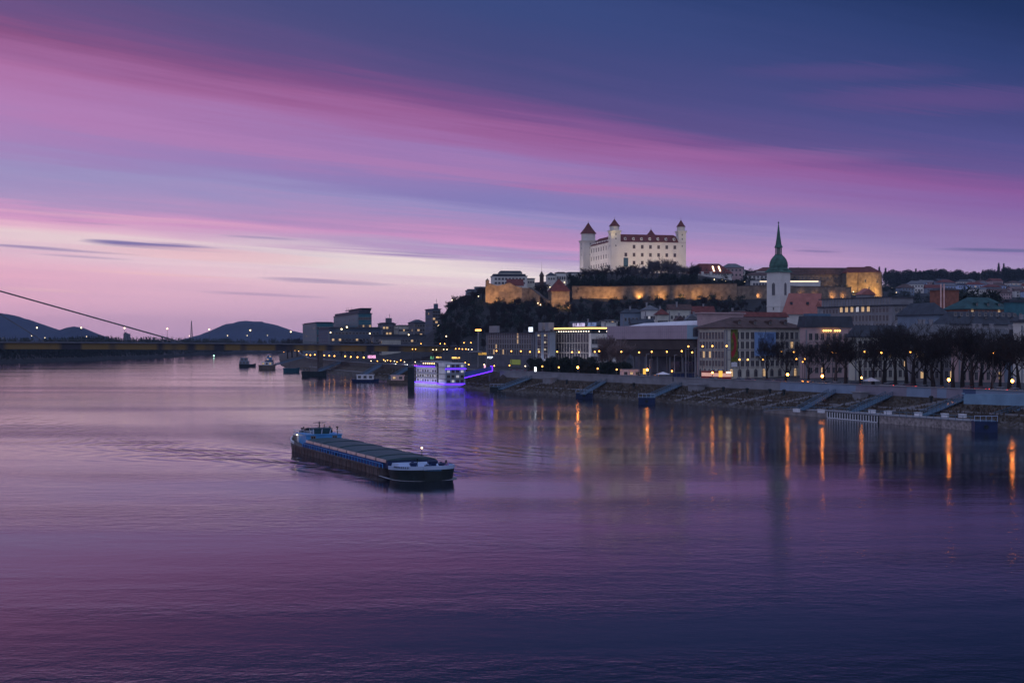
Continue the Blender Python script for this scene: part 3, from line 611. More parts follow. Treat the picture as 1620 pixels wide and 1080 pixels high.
# old town houses on the lower slope
old = [('grey palace with light blue windows, left end of the old town houses',985,860,981,1018,494,488,'blueg','roofdk','hip'),
       ('pale palace wing with tall windows beside the grey palace',1020,850,1014,1042,490,482,'white','roofgr','hip'),
       ('small house with brown red hipped roof and six pale windows',1040,820,1036,1057,497,488,'cream','roofred','hip'),
       ('wide beige house with a brown roof and two roof lights',1058,860,1055,1093,490,481,'cream','roofbr','gx'),
       ('low house with dark red roof below the long castle wall',1096,870,1092,1130,496,484,'grey','roofred','gx'),
       ('tiny gabled house with pale front below the beige house',1070,800,1066,1083,507,499,'white','roofbr','gy'),
       ('blue grey gabled house right of the tiny gabled house',1086,790,1083,1104,506,497,'blueg','roofgr','gy'),
       ('dark narrow house between grey palace and small brown roofed house',1000,800,996,1034,512,504,'dgrey','roofdk','gx'),
       ('dark roofed house just left of the cathedral tower',1150,800,1142,1196,499,491,'dgrey','roofbr','hip'),
       ('low slate roofed house behind the floodlit hotel',905,820,900,950,514,508,'dgrey','roofdk','gx')]
for i, (lb, cx, Y, lx, rx, ey, ry, wm, rm_, ty) in enumerate(old):
    bld('old_town_house', lb, cx, Y, lx, rx, ey, ry, M[wm], M[rm_], ty, None, (5,3,1.1,1.8), lit=.05, litk='w', chim=1, group=G_OLD, cat='house', th=R(8))
# ------------------------------------------------------------------ cathedral
Yc = 700; Xc = (1234.5-810)/F*Yc; zc = gz(Xc, Yc); s_ = 8.2
ct = thing('church_tower', 'tall white church tower with green copper dome, lantern and needle spire', 'church tower', (Xc,Yc,zc), R(43))
ez = zpy(430, Yc)-zc; K = Yc/F
m = MB(); m.box(0,s_,0,s_,-2,ez); m.box(-.15,s_+.15,-.15,s_+.15,ez-17,ez-16.5); m.build('shaft', M['white'], ct)
c_ = s_/2; r8 = math.pi/8
m = MB(); m.hexa([(-.9,-.9,ez+.004),(s_+.9,-.9,ez+.004),(s_+.9,s_+.9,ez+.004),(-.9,s_+.9,ez+.004)], [(.6,.6,ez+1.9),(s_-.6,.6,ez+1.9),(s_-.6,s_-.6,ez+1.9),(.6,s_-.6,ez+1.9)])
m.lathe([(4.9,ez+1.2),(4.6,ez+2.2),(4.75,ez+3.4),(4.5,ez+4.9),(3.9,ez+6.4),(2.9,ez+7.7),(2.0,ez+8.6)], 8, c_, c_, r8); m.build('dome', M['copper'], ct)
zl = ez+8.6
m = MB()
for k in range(8): a = 2*math.pi*k/8+r8; m.bar((c_+1.5*math.cos(a),c_+1.5*math.sin(a),zl),(c_+1.5*math.cos(a),c_+1.5*math.sin(a),zl+3.6),.2,4)
m.lathe([(1.9,zl-.1),(1.9,zl+.4)], 8, c_, c_, r8); m.build('lantern', M['copper'], ct)
m = MB(); m.lathe([(2.1,zl+3.6),(2.0,zl+4.2),(1.5,zl+5.2),(.95,zl+9),(.35,zl+14),(.12,zl+15.6),(.45,zl+16),(.12,zl+16.6)], 8, c_, c_, r8); m.build('spire', M['copper'], ct)
m = MB(); m.bar((c_,c_,zl+.4),(c_,c_,zl+3.5),1.05,8); m.build('lantern_core', M['frame'], ct)
for (lx_, ly_, rz) in ((c_,-.02,0),(-.02,c_,-math.pi/2)):
    link('belfry_window', win_mesh(1.5,5.2,'d',True), ct, (lx_,ly_,ez-8.6), rz)
    link('slit_window', win_mesh(.5,1.2,'d'), ct, (lx_,ly_,ez-18), rz)
Yn = 684; Xn = (1238-810)/F*Yn
cn = thing('church_nave', 'big steep faded red tiled roof of the church beside its tower', 'church', (Xn,Yn,zc), R(4))
m = MB(); m.box(0,17.5,0,15,-2,zpy(497,Yn)-zc); m.build('wall', M['white'], cn)
ze = zpy(497,Yn)-zc; zr = zpy(463,Yn)-zc
m = MB(); m.add([(-.6,-1,ze),(18,-1,ze),(22,13,ze+2),(3.5,13,ze+2),(4.6,6,zr),(21.2,7,zr)], [(0,1,5,4),(1,2,5),(2,3,4,5),(3,0,4),(3,2,1,0)]); m.build('roof', M['nave'], cn)
for k in range(2):
    m = MB(); m.box(-.5,.5,-.4,1.2,0,1.3); m.build('roof_hatch', M['roofdk'], cn, (5+8*k,2.5,ze+4.7))
m = MB(); m.bar((0,0,-1),(0,0,10),.35,8); m.bar((2,.6,-1),(2,.6,9),.35,8)
mo = m.build('chimney_stack', M['white'], None, ((1202-810)/F*640,640,zpy(500,640)-9)); mo.location.z = 18; tag(mo, 'pair of white chimney stacks rising left of the church tower', 'chimney')
bld('clinic_block', 'white low block carrying plant rooms, at the foot of the church tower', 1205, 660, 1198, 1245, 500, 495, M['white'], M['roofgr'], 'flat', None, (8,2,1,1.2,18,26))
# ------------------------------------------------------------------ castle
Yk = 1170; Xk = (968-810)/F*Yk; zk = 77.0; thk = R(13); ak = 72.0; bk = 64.0
ck = thing('castle', 'great white square castle with red roofs and four corner towers, on top of the hill', 'castle', (Xk,Yk,zk), thk)
kz = lambda py: zpy(py, Yk)-zk
he = kz(382); hr = kz(369)
m = MB(); m.box(0,bk,0,ak,-6,he); m.box(-.15,bk+.15,-.15,ak+.15,he-.7,he-.2); m.build('wall', M['castle'], ck)
m = MB(); i = 8; m.hexa([(-.5,-.5,he),(bk+.5,-.5,he),(bk+.5,ak+.5,he),(-.5,ak+.5,he)], [(i,i,hr),(bk-i,i,hr),(bk-i,ak-i,hr),(i,ak-i,hr)]); m.build('roof', mat('castle_roof_tiles', (.19,.05,.045), .8, .35, .4), ck)
def ctower(x, y, w_, z1_, z2_, apex, lbl):
    m = MB(); m.box(x-w_/2,x+w_/2,y-w_/2,y+w_/2,-6,z1_)
    m.box(x-w_/2-.8,x+w_/2+.8,y-w_/2-.8,y+w_/2+.8,z1_-.1,z1_+.7); m.box(x-w_/2-.35,x+w_/2+.35,y-w_/2-.35,y+w_/2+.35,z1_-.9,z1_-.1); m.lathe([(w_*.5,z1_+.7),(w_*.5,z2_)], 8, x, y, r8)
    t = m.build('tower', M['castle'], ck)
    if lbl: t['label'] = lbl
    m = MB(); m.lathe([(w_*.6,z2_),(w_*.28,z2_+(apex-z2_)*.5),(.08,apex)], 8, x, y, r8); m.bar((x,y,apex-.3),(x,y,apex+1.6),.1,4); m.build('spire_roof', M['roofred'], t)
    for zz in ((z1_-2.6),(z1_-6.2),(z1_-12)):
        link('slit_window', win_mesh(.7,1.1,'d'), t, (x, y-w_/2-.02, zz)); link('slit_window', win_mesh(.7,1.1,'d'), t, (x-w_/2-.02, y, zz), -math.pi/2)
ctower(3.2,3.2,8.0,kz(365.5),kz(357.5),kz(345.5),None)
ctower(bk-3,3.0,6.6,kz(364.5),kz(356.5),kz(345),None)
ctower(0,ak-2,12.2,kz(372.5),kz(360),kz(341),'wider crown tower at the left corner of the castle')
ctower(bk-7,ak-3,7.0,kz(369),kz(361),kz(350.5),None)
for c in range(7):
    x = 12+c*(bk-20)/6.2
    for r_ in range(3):
        if c == 0 and r_ == 0: continue
        link('window', win_mesh(1.9,2.7,'b'), ck, (x,-.02,he-4-r_*6.6))
    m = MB(); m.box(-.9,.9,0,2.6,0,1.5); m.bar((0,0,1.5),(0,2.6,1.5),.9,10); d = m.build('dormer', M['castle'], ck, (x,1.1,he+1.5))
    link('dormer_window', win_mesh(.8,.9,'d'), d, (0,-.02,1.1))
m = MB(); m.box(-2,2,-.3,-.01,0,7.4); gt = m.build('gate', mat('gate_blue', (.03,.09,.14), .6, .3, 1), ck, (12,0,he-20.6))
m = MB(); m.box(-2.4,2.4,-.45,-.02,7.4,8.2); m.build('gate_lintel', M['castle'], gt)
for c in range(8):
    for r_ in range(3): link('window', win_mesh(1.6,3.0,'d'), ck, (-.02, 9+c*(ak-20)/7.2, he-4.2-r_*7.0), -math.pi/2)
    m = MB(); m.box(0,2.4,-.9,.9,0,1.6); d = m.build('dormer', M['castle'], ck, (1.1,10+c*(ak-20)/7.2,he+1.2))
def spot(name, x, y, z, tx, ty, tz, e, col, ang=100, parent=None, size=.6):
    l_ = bpy.data.lights.new(name, 'SPOT'); l_.energy = e; l_.color = col; l_.spot_size = R(ang); l_.spot_blend = .8; l_.shadow_soft_size = size
    o = bpy.data.objects.new(name, l_); COL.objects.link(o); o.location = (x,y,z)
    o.rotation_euler = (Vector((tx,ty,tz))-Vector((x,y,z))).to_track_quat('-Z', 'Y').to_euler(); return o
def kw(x, y, z): c, s2 = math.cos(thk), math.sin(thk); return (Xk+c*x-s2*y, Yk+s2*x+c*y, zk+z)
for x in (8,24,40,56):
    a = kw(x,-26,2); t = kw(x,0,16); spot('castle_floodlight', *a, *t, 8500, (1,.72,.50), 95)
for y in (8,26,44,62):
    a = kw(-24,y,2); t = kw(0,y,15); spot('castle_floodlight', *a, *t, 7000, (1,.80,.76), 95)
a = kw(-3,-9,24); spot('tower_floodlight', *a, *kw(3,3,40), 3300, (1,.75,.35), 60)
a = kw(bk+4,-10,24); spot('tower_floodlight', *a, *kw(bk-3,3,40), 1200, (1,.8,.45), 60)
# long red roofed hall right of castle
o, a_, b_, he, hr = bld('long_hall', 'long low hall with red roof and two glowing skylights, right of the castle', 1092, 1160, 1085, 1158, 432, 416, M['white'], M['roofred'], 'hip', None, (12,1,1.4,2,2,5), zb=72, th=R(5), lit=0)
for k in range(2):
    m = MB(); m.hexa([(-.5,-.6,0),(.5,-.6,0),(.5,0,0),(-.5,0,0)], [(-1.0,3.4,4.4),(0,3.4,4.4),(0,4.2,4.4),(-1.0,4.2,4.4)]); m.build('lit_skylight', M['skyl'], o, (b_*.58+5*k, -.5+1.5, he+1.6))
for k in range(3):
    m = MB(); m.box(-1,1,-1,1,0,2.6); m.build('dormer', M['white'], o, (3+k*7,0,he-1.4))
# ------------------------------------------------------------------ long castle wall, floodlit
def wall_line(name, label, pts, hgt, thick, mt, lights=0, lcol=(1,.5,.15), le=2000):
    root = thing(name, label, 'wall', (*pts[0][:2], pts[0][2]))
    o0 = Vector(pts[0]); m = MB()
    for p, q in zip(pts, pts[1:]):
        p = Vector(p)-o0; q = Vector(q)-o0; d = (q-p); d.z = 0; n_ = Vector((d.y,-d.x,0)).normalized()*thick/2
        m.hexa([p-n_+Vector((0,0,-5)),q-n_+Vector((0,0,-5)),q+n_+Vector((0,0,-5)),p+n_+Vector((0,0,-5))],
               [p-n_+Vector((0,0,hgt)),q-n_+Vector((0,0,hgt)),q+n_+Vector((0,0,hgt)),p+n_+Vector((0,0,hgt))])
    m.build('masonry', mt, root)
    cp = MB()
    for p, q in zip(pts, pts[1:]):
        p = Vector(p)-o0; q = Vector(q)-o0; d = (q-p); d.z = 0; n_ = Vector((d.y,-d.x,0)).normalized()*(thick/2+.25)
        zz = Vector((0,0,hgt+.004)); z3 = Vector((0,0,hgt+.45)); cp.hexa([p-n_+zz,q-n_+zz,q+n_+zz,p+n_+zz], [p-n_+z3,q-n_+z3,q+n_+z3,p+n_+z3])
    cp.build('coping', M['concdk'], root)
    return root
def wp(px, py, Y): p = P(px, py, Y); return (p.x, p.y, p.z)
wall_line('castle_wall', 'long stone rampart lit orange, running below the castle trees', [wp(905,470,1062),wp(960,471,1060),wp(1000,470,1058),wp(1060,469,1056),wp(1110,467,1058),wp(1165,466,1064)], 8.0, 2.5, M['stone'])
for px, e in ((915,1400),(936,3500),(960,6200),(972,3000),(1012,7000),(1046,4500),(1079,3500),(1104,4500),(1120,1800),(1140,1200),(1158,900)):
    dd = 1.5+(px*7 % 11)*.6; p = P(px, 471, 1055.5-dd); spot('rampart_floodlight', p.x, p.y, p.z+.3, p.x+(px % 5)-2, 1062, p.z+5, e*.4*(1+dd*.22), (1,.5,.16), 125)
wall_line('east_rampart', 'lower stone rampart lit dull orange, either side of the church tower', [wp(1165,468,1068),wp(1215,466,1080),wp(1262,468,1090),wp(1310,468,1100),wp(1345,469,1105)], 7.0, 2.5, M['stone'])
for px, e in ((1200,1400),(1218,900),(1268,1600),(1290,1200),(1318,2200),(1334,1800)):
    p = P(px, 469, 1066+(px-1165)*.2); spot('rampart_floodlight', p.x, p.y, p.z, p.x, p.y+14, p.z+5, e*.5, (1,.5,.18), 115)
# bastion and long red roof, right
o, a_, b_, he, hr = bld('long_barrack', 'long fortress building under a red brown roof, left of the lit round bastion', 1250, 1240, 1248, 1352, 434, 423, M['stone'], M['roofbr'], 'gx', None, (16,2,1,1.4,2,9), th=R(4), lit=0, cornice=False)
Yb = 1225; Xb = (1376-810)/F*Yb; zb_ = 58
bs = thing('round_bastion', 'round stone bastion lit orange under a red roof at the right end of the fortress', 'bastion', (Xb,Yb,zb_))
hb = zpy(431, Yb)-zb_
m = MB(); m.lathe([(12.4,-4),(11.8,8),(11.6,hb)], 20, 0, 6); m.box(-20,-4,1,16,-4,hb); m.build('masonry', M['stone'], bs)
m = MB(); m.lathe([(12.2,hb),(2,hb+5.6)], 20, 0, 6); m.hexa([(-21,0,hb+.01),(0,0,hb+.01),(0,17,hb+.01),(-21,17,hb+.01)], [(-17,6,hb+5),(0,6,hb+5),(0,12,hb+5),(-17,12,hb+5)]); m.build('roof', M['roofred'], bs)
for (x, z) in ((-5,14),(5,13),(-2,8)): link('opening', win_mesh(1.5,2,'d'), bs, (x, -4.75 if abs(x) > 3 else -5.6, z))
for px, dy, e in ((1352,-16,9000),(1368,-20,14000),(1388,-18,11000),(1398,-14,6000)):
    p = P(px, 464, Yb+dy); spot('bastion_floodlight', p.x, p.y, 60, p.x, Yb+6, 72, e*1.25, (1,.55,.14), 110)
Yt_ = 1128; p = P(1189,449,Yt_); lt_ = thing('terrace_pavilion', 'long low white pavilion with a self-glowing strip of lit wall, behind the church tower', 'pavilion', (p.x,Yt_,p.z-2)); W = (1298-1189)/F*Yt_
m = MB(); m.box(0,W,0,6,-4,4.6); m.build('wall', M['white'], lt_); m = MB(); m.box(-.3,W+.3,-.4,6.3,4.604,5.0); m.build('roof', M['roofgr'], lt_)
m = MB(); m.box(W*.12,W*.26,-.12,-.01,3.6,4.3); m.box(W*.5,W*.97,-.12,-.01,3.5,4.4); m.build('lit_wall_glow', em('pavilion_strip_glow', (1,.78,.55), 1.6), lt_)  # emissive strip stands in for light on the white wall
for k in range(6): link('window', win_mesh(1.6,1.6,'d'), lt_, (2+k*2.4,-.02,1.8))
# ------------------------------------------------------------------ left rock fortifications
Yl = 1045
def block(name, label, px0, px1, pyt, pyb, Y, dep, mt, cat='building', rooft=None, rmat=None, ry=None, wins=None, lit=0, th=R(6)):
    X0 = (px0-810)/F*Y; W = (px1-px0)/F*Y/math.cos(th); zb = zpy(pyb, Y); h = zpy(pyt, Y)-zb
    o = thing(name, label, cat, (X0,Y,zb), th); m = MB(); m.box(0,W,0,dep,-14,h); m.build('wall', mt, o)
    if rooft: roof(W, dep, h+.004, zpy(ry, Y)-zb, rooft, rmat, o, .4)
    if wins: windows(o, W, 'R', *wins, .6, h-.4, lit, 'd')
    return o
bs = thing('rock_bastion', 'jagged stone bastion lit orange on the rock at the left end of the castle hill', 'bastion', (0,0,0))
m = MB()
prof = [(768,449,472),(775,448,474),(786,452,477),(797,450,479),(806,447,479),(815,452,478),(826,455,476),(838,456,476)]
for (p0, t0, b0), (p1, t1, b1) in zip(prof, prof[1:]):
    d0 = 1040+((p0*13) % 9); d1 = 1040+((p1*13) % 9)
    m.hexa([P(p0,b0+6,d0),P(p1,b1+6,d1),P(p1,b1+6,d1+12),P(p0,b0+6,d0+12)], [P(p0,t0,d0+2),P(p1,t1,d1+2),P(p1,t1,d1+12),P(p0,t0,d0+12)])
m.build('masonry', M['stone'], bs)
m = MB(); p = P(771,449,1041); m.lathe([(1.3,p.z-2),(1.3,p.z+2),(1.5,p.z+2.2),(.1,p.z+4)], 8, p.x, p.y); m.build('turret', M['stone'], bs)
for px, e in ((771,1500),(780,6000),(786,3000),(801,2200),(812,4200),(821,1200)):
    p = P(px, 476, 1031); spot('bastion_floodlight', p.x, p.y, p.z, p.x+1, 1044, p.z+6, e*1.5, (1,.50,.17), 115)
block('rock_house', 'small red roofed house standing on the lit left bastion', 803, 828, 452, 459, 1058, 8, M['white'], 'house', 'gx', M['roofred'], 441, (6,1,.8,1.2))
block('hilltop_mansion', 'wide pale flat roofed mansion on the crest above the left bastion', 779, 834, 437, 452, 1090, 14, M['white'], 'building', 'flat', M['roofdk'], 433, (9,2,1.5,1.4))
block('mansion_attic', 'dark attic storey stepping up on top of the pale mansion', 790, 826, 431.5, 434, 1094, 10, M['cream'], 'building', 'mansard', M['roofdk'], 428, None)
block('crest_house', 'low cream house on the crest between the mansion and the pointed lookout', 834, 846, 441, 452, 1098, 10, M['cream'], 'house', 'flat', M['roofgr'], 440, (3,1,1,1.4))
block('crest_house', 'dark roofed house left of the pyramid roofed tower', 866, 879, 435, 447, 1110, 9, M['white'], 'house', 'hip', M['roofdk'], 430, (3,1,1,1.4))
block('crest_house', 'white house with tall slots on the crest behind the pyramid roofed tower', 880, 896, 432, 448, 1115, 9, M['white'], 'house', 'flat', M['roofbr'], 430, (4,1,1.1,2.4))
block('crest_house', 'long low white house just left of the castle', 897, 920, 432, 446, 1120, 9, M['white'], 'house', 'flat', M['roofgr'], 430, (6,1,1,1.6))
block('hillside_flats', 'stepped pale flats on the wooded slope left of the lit bastion', 752, 769, 454.5, 472, 1100, 10, M['blueg'], 'building', 'flat', M['roofgr'], 453.5, (5,3,1.3,1.4))
block('hillside_flats', 'lower stepped flats at the left end of the wooded crest', 738, 753, 460, 474, 1100, 10, M['blueg'], 'building', 'flat', M['roofgr'], 457, (4,2,1.3,1.4))
lk = MB(); p = P(857,447,1100); lk.lathe([(1.6,-6),(1.6,5),(2.2,5.1),(.1,9),(.06,16)], 8)
tag(lk.build('lookout_spire', M['roofbr'], None, (p.x,p.y,p.z)), 'thin pointed lookout rising on the crest left of the castle', 'tower')
pt = thing('pyramid_tower', 'square stone tower with steep red pyramid roof, lit orange, below the crest', 'tower', (*P(872.5,489,1020)[:2], P(0,489,1020).z), R(10))
h = zpy(460.5,1020)-zpy(489,1020)
m = MB(); m.box(0,13.2,0,12,-8,h); m.build('masonry', M['stone'], pt)
m = MB(); m.add([(-.8,-.8,h),(14,-.8,h),(14,12.8,h),(-.8,12.8,h),(6.6,6,h+9.5)], [(0,1,4),(1,2,4),(2,3,4),(3,0,4),(3,2,1,0)]); m.build('roof', M['roofred'], pt)
for px, e in ((876,5000),(888,2500),(897,5200)):
    p = P(px, 489, 1008); spot('tower_floodlight', p.x, p.y, p.z+1, p.x, 1022, p.z+7, e*1.1, (1,.52,.2), 110)
wall_line('rampart_wall', 'stone wall stepping down from the left bastion to the pyramid roofed tower', [wp(838,466,1046),wp(848,472,1040),wp(860,482,1030),wp(871,487,1024)], 5.0, 2, M['stone'])
p = P(850,480,1028); spot('rampart_floodlight', p.x, p.y, p.z, p.x+3, 1038, p.z+4, 1800, (1,.6,.4), 120)
# ------------------------------------------------------------------ trees of the castle hill
rnd = random.Random(11); k = 0
for px in [900,908,916,926,935,943,951,960,968,976,985,993,1001,1009,1017,1024,1032,1039,1046,1052,1058,1065,1072,1079,1086,1094,1103]:
    Y = 1118+rnd.uniform(-8,14); X = (px-810)/F*Y; z = gz(X, Y)-.5; top = 406 if 1030 < px < 1062 else (416 if px > 1000 else (421 if px > 925 else 428))
    h = zpy(top+rnd.uniform(-3,6), Y)-z
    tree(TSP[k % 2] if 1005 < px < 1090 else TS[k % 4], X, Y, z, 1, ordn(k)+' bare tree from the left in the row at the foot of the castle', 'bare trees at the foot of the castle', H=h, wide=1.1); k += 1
k = 0
for px in range(908, 1180, 11):
    Y = 1085+rnd.uniform(-8,10); X = (px-810)/F*Y; z = gz(X, Y)
    tree(EV[k % 3], X, Y, z-1, rnd.uniform(.9,1.35), ordn(k)+' dark round tree from the left on the terrace above the orange lit rampart', 'dark trees above the rampart', 'dense_tree'); k += 1
k = 0
for px in [700,704,709,714,719,723,728,733,738,744,750,757,764,846,853,859,864,870,905,912]:
    Y = 1075+rnd.uniform(-20,25); X = (px-810)/F*Y; z = gz(X, Y); h = rnd.uniform(9,13)
    tree(TS[k % 4], X, Y, z-.5, h/9.5, ordn(k)+' bare tree from the left along the crest of the western slope', 'bare trees along the western crest'); k += 1
# the wooded slope below, which reads as one mass
def scatter(name, label, cat, n_, area, src, smin, smax, seed):
    rnd = random.Random(seed); vs = []; fs = []
    for _ in range(n_):
        x, y = area(rnd); z = gz(x, y); me = rnd.choice(src); s2 = rnd.uniform(smin, smax); a = rnd.uniform(0, 6.28); c, s3 = math.cos(a)*s2, math.sin(a)*s2
        k0 = len(vs); vs += [(x+c*p[0]-s3*p[1], y+s3*p[0]+c*p[1], z+s2*p[2]) for p in me.v]; fs += [tuple(i+k0 for i in f) for f in me.f]
    me = bpy.data.meshes.new(name); me.from_pydata(vs, [], fs); me.materials.append(M['bark'] if 'bare' in name else M['ever']); me.update()
    return tag(link(name, me), label, cat, kind='stuff')
small = []
for s2 in range(3):
    tk, cr = bare_tree(s2+80, 9, 1.0, 3, (9,8,7), .03, .3, .06); cr.add(tk.v, tk.f); small.append(cr)
def slope_area(rnd):
    px = rnd.uniform(690, 1330); Y = rnd.uniform(860, 1040) if px > 760 else rnd.uniform(900,1110)
    return (px-810)/F*Y, Y
scatter('bare_woodland', 'dark leafless wood covering the slope below the ramparts', 'woodland', 520, slope_area, small, .8, 1.4, 4)
bush = [leafy(90+i, 3.4, 4.2, 150, 2.0, .8) for i in range(3)]
def area2(rnd):
    px = rnd.uniform(1120, 1640); Y = rnd.uniform(1150, 2450); return (px-810)/F*Y, Y
scatter('hillside_shrubs', 'dark shrubs and low trees filling the gaps between the hillside villas', 'shrubs', 1150, area2, bush, .7, 1.5, 5)
def area3(rnd):
    px = rnd.uniform(690, 1180); Y = rnd.uniform(930, 1100); return (px-810)/F*Y, Y
scatter('slope_shrubs', 'dark undergrowth on the slope and terraces of the castle hill', 'shrubs', 700, area3, bush, .6, 1.1, 6)
# hillside villas
rnd = random.Random(21); k = 0
GV = 'villas on the wooded hillside at the right'
wc = ['white','blueg','white','cream','pinkr','paleb']; rc = ['roofred','roofbr','roofdk','roofgr','roofbr']
cw = {'white':'white','blueg':'blue grey','grey':'grey','cream':'cream','pinkr':'pink','paleb':'pale blue'}; cr_ = {'roofred':'red','roofbr':'brown','roofdk':'dark','roofgr':'grey'}
spots = [(px+rnd.uniform(-7,7), py+rnd.uniform(-2.5,2.5), py) for py, x0, st in ((434,1418,17),(441,1408,15),(448,1400,15),(456,1416,16),(464,1426,17),(472,1536,17)) for px in range(x0, 1632, st)]
spots += [(1142,444,0),(1160,441,0),(1182,449,0),(1196,446,0)]
vk = {}
for px, py, py_ in spots:
    vk[(py_, px > 1300)] = vk.get((py_, px > 1300), -1)+1
    X, Y, z = ground_hit(px, py, 0, 1150 if px > 1300 else 1180)
    if Y > 2450: continue
    a = rnd.choice(wc); c = rnd.choice(rc); W = rnd.uniform(12,24); D = rnd.uniform(9,12); h = rnd.uniform(6,10); nw = int(W/3.2)
    o = thing('villa', '%s villa, %s roof, %s of the %s' % (cw[a], cr_[c], ordn(vk[(py_, px > 1300)]), {434:'skyline row from the left',441:'second hillside row from the left',448:'third hillside row from the left',456:'fourth hillside row from the left',464:'fifth hillside row from the left',472:'lowest hillside row'}.get(py_, 'ridge houses behind the church tower')),
              'house', (X,Y,z-.3), R(rnd.uniform(-12,35)), GV)
    m = MB(); m.box(0,W,0,D,-3,h); m.build('wall', M[a], o)
    roof(W, D, h+.004, h+rnd.uniform(2.4,4), rnd.choice(('hip','gx','hip')), M[c], o, .6)
    windows(o, W, 'R', nw, 2, 1.3, 1.5, .8, h-.3, .07, 'd'); k += 1
k = 0
for px, py, tp in [(1147,438,424),(1153,437,420),(1168,440,425),(1176,441,421),(1187,440,423),(1196,441,426),(1205,441,424),(1258,440,424),(1263,441,422),(1270,440,427),(1281,441,425),(1391,437,421),(1401,438,423),
                  (1412,438,425),(1424,438,427),(1437,437,425),(1443,438,426),(1455,438,427),(1449,438,424),(1467,438,426),(1461,438,427),(1473,437,425),(1484,436,424),(1491,437,424),(1503,437,427),(1516,437,425),(1528,439,428),(1541,440,428),(1555,438,426),(1563,438,425),(1572,438,424),(1580,436,415),(1588,436,416),(1593,437,421),(1602,437,424),(1611,437,423),(1619,437,422)]:
    Y = 2050 if px > 1385 else 1330; X = (px-810)/F*Y; z = gz(X, Y); h = max(7, zpy(tp, Y)-z); con = px in (1401,1449,1263,1461,1580,1588,1391,1555,1176)
    v_ = (CF if con else EV)[k % 2]
    tree(v_, X, Y, z-4, 1, ordn(k)+(' dark conifer' if con else ' dark tree')+' from the left along the skyline right of the castle', 'trees along the skyline', 'conifer_tree' if con else 'dense_tree', H=h+4, wide=1.0 if con else 1.15); k += 1
for i, (px, py) in enumerate([(1530,470),(1538,468),(1546,470),(1553,472)]):
    Y = 800; X = (px-810)/F*Y; z = gz(X, Y); tree(EV[i % 3], X, Y, z, (zpy(449+2*i, Y)-z)/12, ordn(i)+' dark domed tree from the left behind the green copper roofed hall', 'dark trees behind the green roofed hall', 'dense_tree')
# ------------------------------------------------------------------ western city beyond the bridge
west = [('teal_tower','teal glass office block standing highest beyond the bridge',566,1300,528,588,496,491,'teal','roofdk','flat',(8,5,2,2.2)),
        ('dark_block','dark green flat block at the left end of the city beyond the bridge',500,1340,479,528,511,509,'teal','roofdk','flat',(6,4,2,2)),
        ('curved_block','broad stepped block with pale blue left end beyond the bridge',520,1200,504,604,520,517,'slate','roofdk','flat',(14,4,1.8,1.8)),
        ('mid_block','dark block with a rooftop tower right of the teal block',604,1260,598,626,512,510,'dgrey','roofdk','flat',(4,4,1.8,1.8)),
        ('beige_block','low olive block between the rooftop tower and the dark gabled block',630,1240,622,648,515,514,'cream','roofdk','flat',(5,3,1.8,1.6)),
        ('gabled_block','dark block with a ragged roof left of the slab tower',655,1220,646,673,510,505,'dgrey','roofdk','hip',(4,4,1.8,1.6)),
        ('slab_tower','tall grey green slab tower against the foot of the castle hill',684,1150,673,697,489,488,'slate','roofdk','flat',(3,7,1.8,1.6)),
        ('long_low_block','long low dark block behind the bridge lamps',590,1120,586,672,531,529,'dgrey','roofdk','flat',(16,2,1.6,1.6)),
        ('pale_hall','pale flat hall just above the bridge deck',604,1060,600,634,537,536,'cream','roofgr','flat',None)]
for nm, lb, cx, Y, lx, rx, ey, ry, wm, rm_, ty, wr in west:
    o, a_, b_, he, hr = bld(nm, lb, cx, Y, lx, rx, ey, ry, M[wm], M[rm_], ty, (5,4,2,1.8), wr, lit=.08, th=R(14))
    if nm in ('mid_block','slab_tower'):
        m = MB(); m.box(b_*.35,b_*.75,2,7,hr,hr+4); m.bar((b_*.6,3,hr+4),(b_*.6,3,hr+8),.15,4); m.build('roof_tower', M[wm], o)
    if nm == 'teal_tower':
        m = MB(); m.box(b_*.2,b_*1.04,1,a_*.6,hr+1.8,hr+2.3); m.box(b_*.3,b_,3,a_*.5,hr,hr+1.8); m.build('roof_canopy', M['roofdk'], o)
        for q in (.1,.25,-.5): m = MB(); m.bar((b_*abs(q),a_*.5,hr),(b_*abs(q),a_*.5,hr+5),.12,4); m.build('antenna', M['pole'], o)
for i, (px, tp) in enumerate([(455,530),(462,527),(470,529),(478,531),(540,533),(552,530),(563,532),(575,531),(586,533),(598,534)]):
    Y = 1110 if px > 500 else 1500; X = (px-810)/F*Y; z = 7 if px > 500 else 3
    tree(TS[i % 4], X, Y, z, (zpy(tp, Y)-z)/9.5, ordn(i)+' bare tree from the left behind the right half of the bridge', 'bare trees behind the bridge')
def left_area(rnd):
    t = rnd.random(); i = rnd.choice([1,1,1,2,3,4,5,6]); (x0, y0), (x1, y1) = LB[i], LB[i+1]
    return x0+(x1-x0)*t-12, y0+(y1-y0)*t+rnd.uniform(14,150)
rnd2 = random.Random(8); vs = []; fs = []; bl = [leafy(120+i, 5, 8, 120, 5, 1.7) for i in range(3)]
for _ in range(650):
    x, y = left_area(rnd2); me = rnd2.choice(bl); px = 810+F*x/y
    tp = interp([(-200,532),(0,534),(60,536),(110,535),(155,532),(200,536),(240,534),(300,536),(480,537)], px)+rnd2.uniform(-1.2,3)
    s2 = max(.5, (zpy(tp, y)-3)/11); k0 = len(vs); wd_ = rnd2.uniform(1,1.6)
    vs += [(x+p[0]*wd_, y+p[1], 3+s2*p[2]) for p in me.v]; fs += [tuple(i+k0 for i in f) for f in me.f]
me = bpy.data.meshes.new('riverside_woodland'); me.from_pydata(vs, [], fs); me.materials.append(M['ever']); me.update()
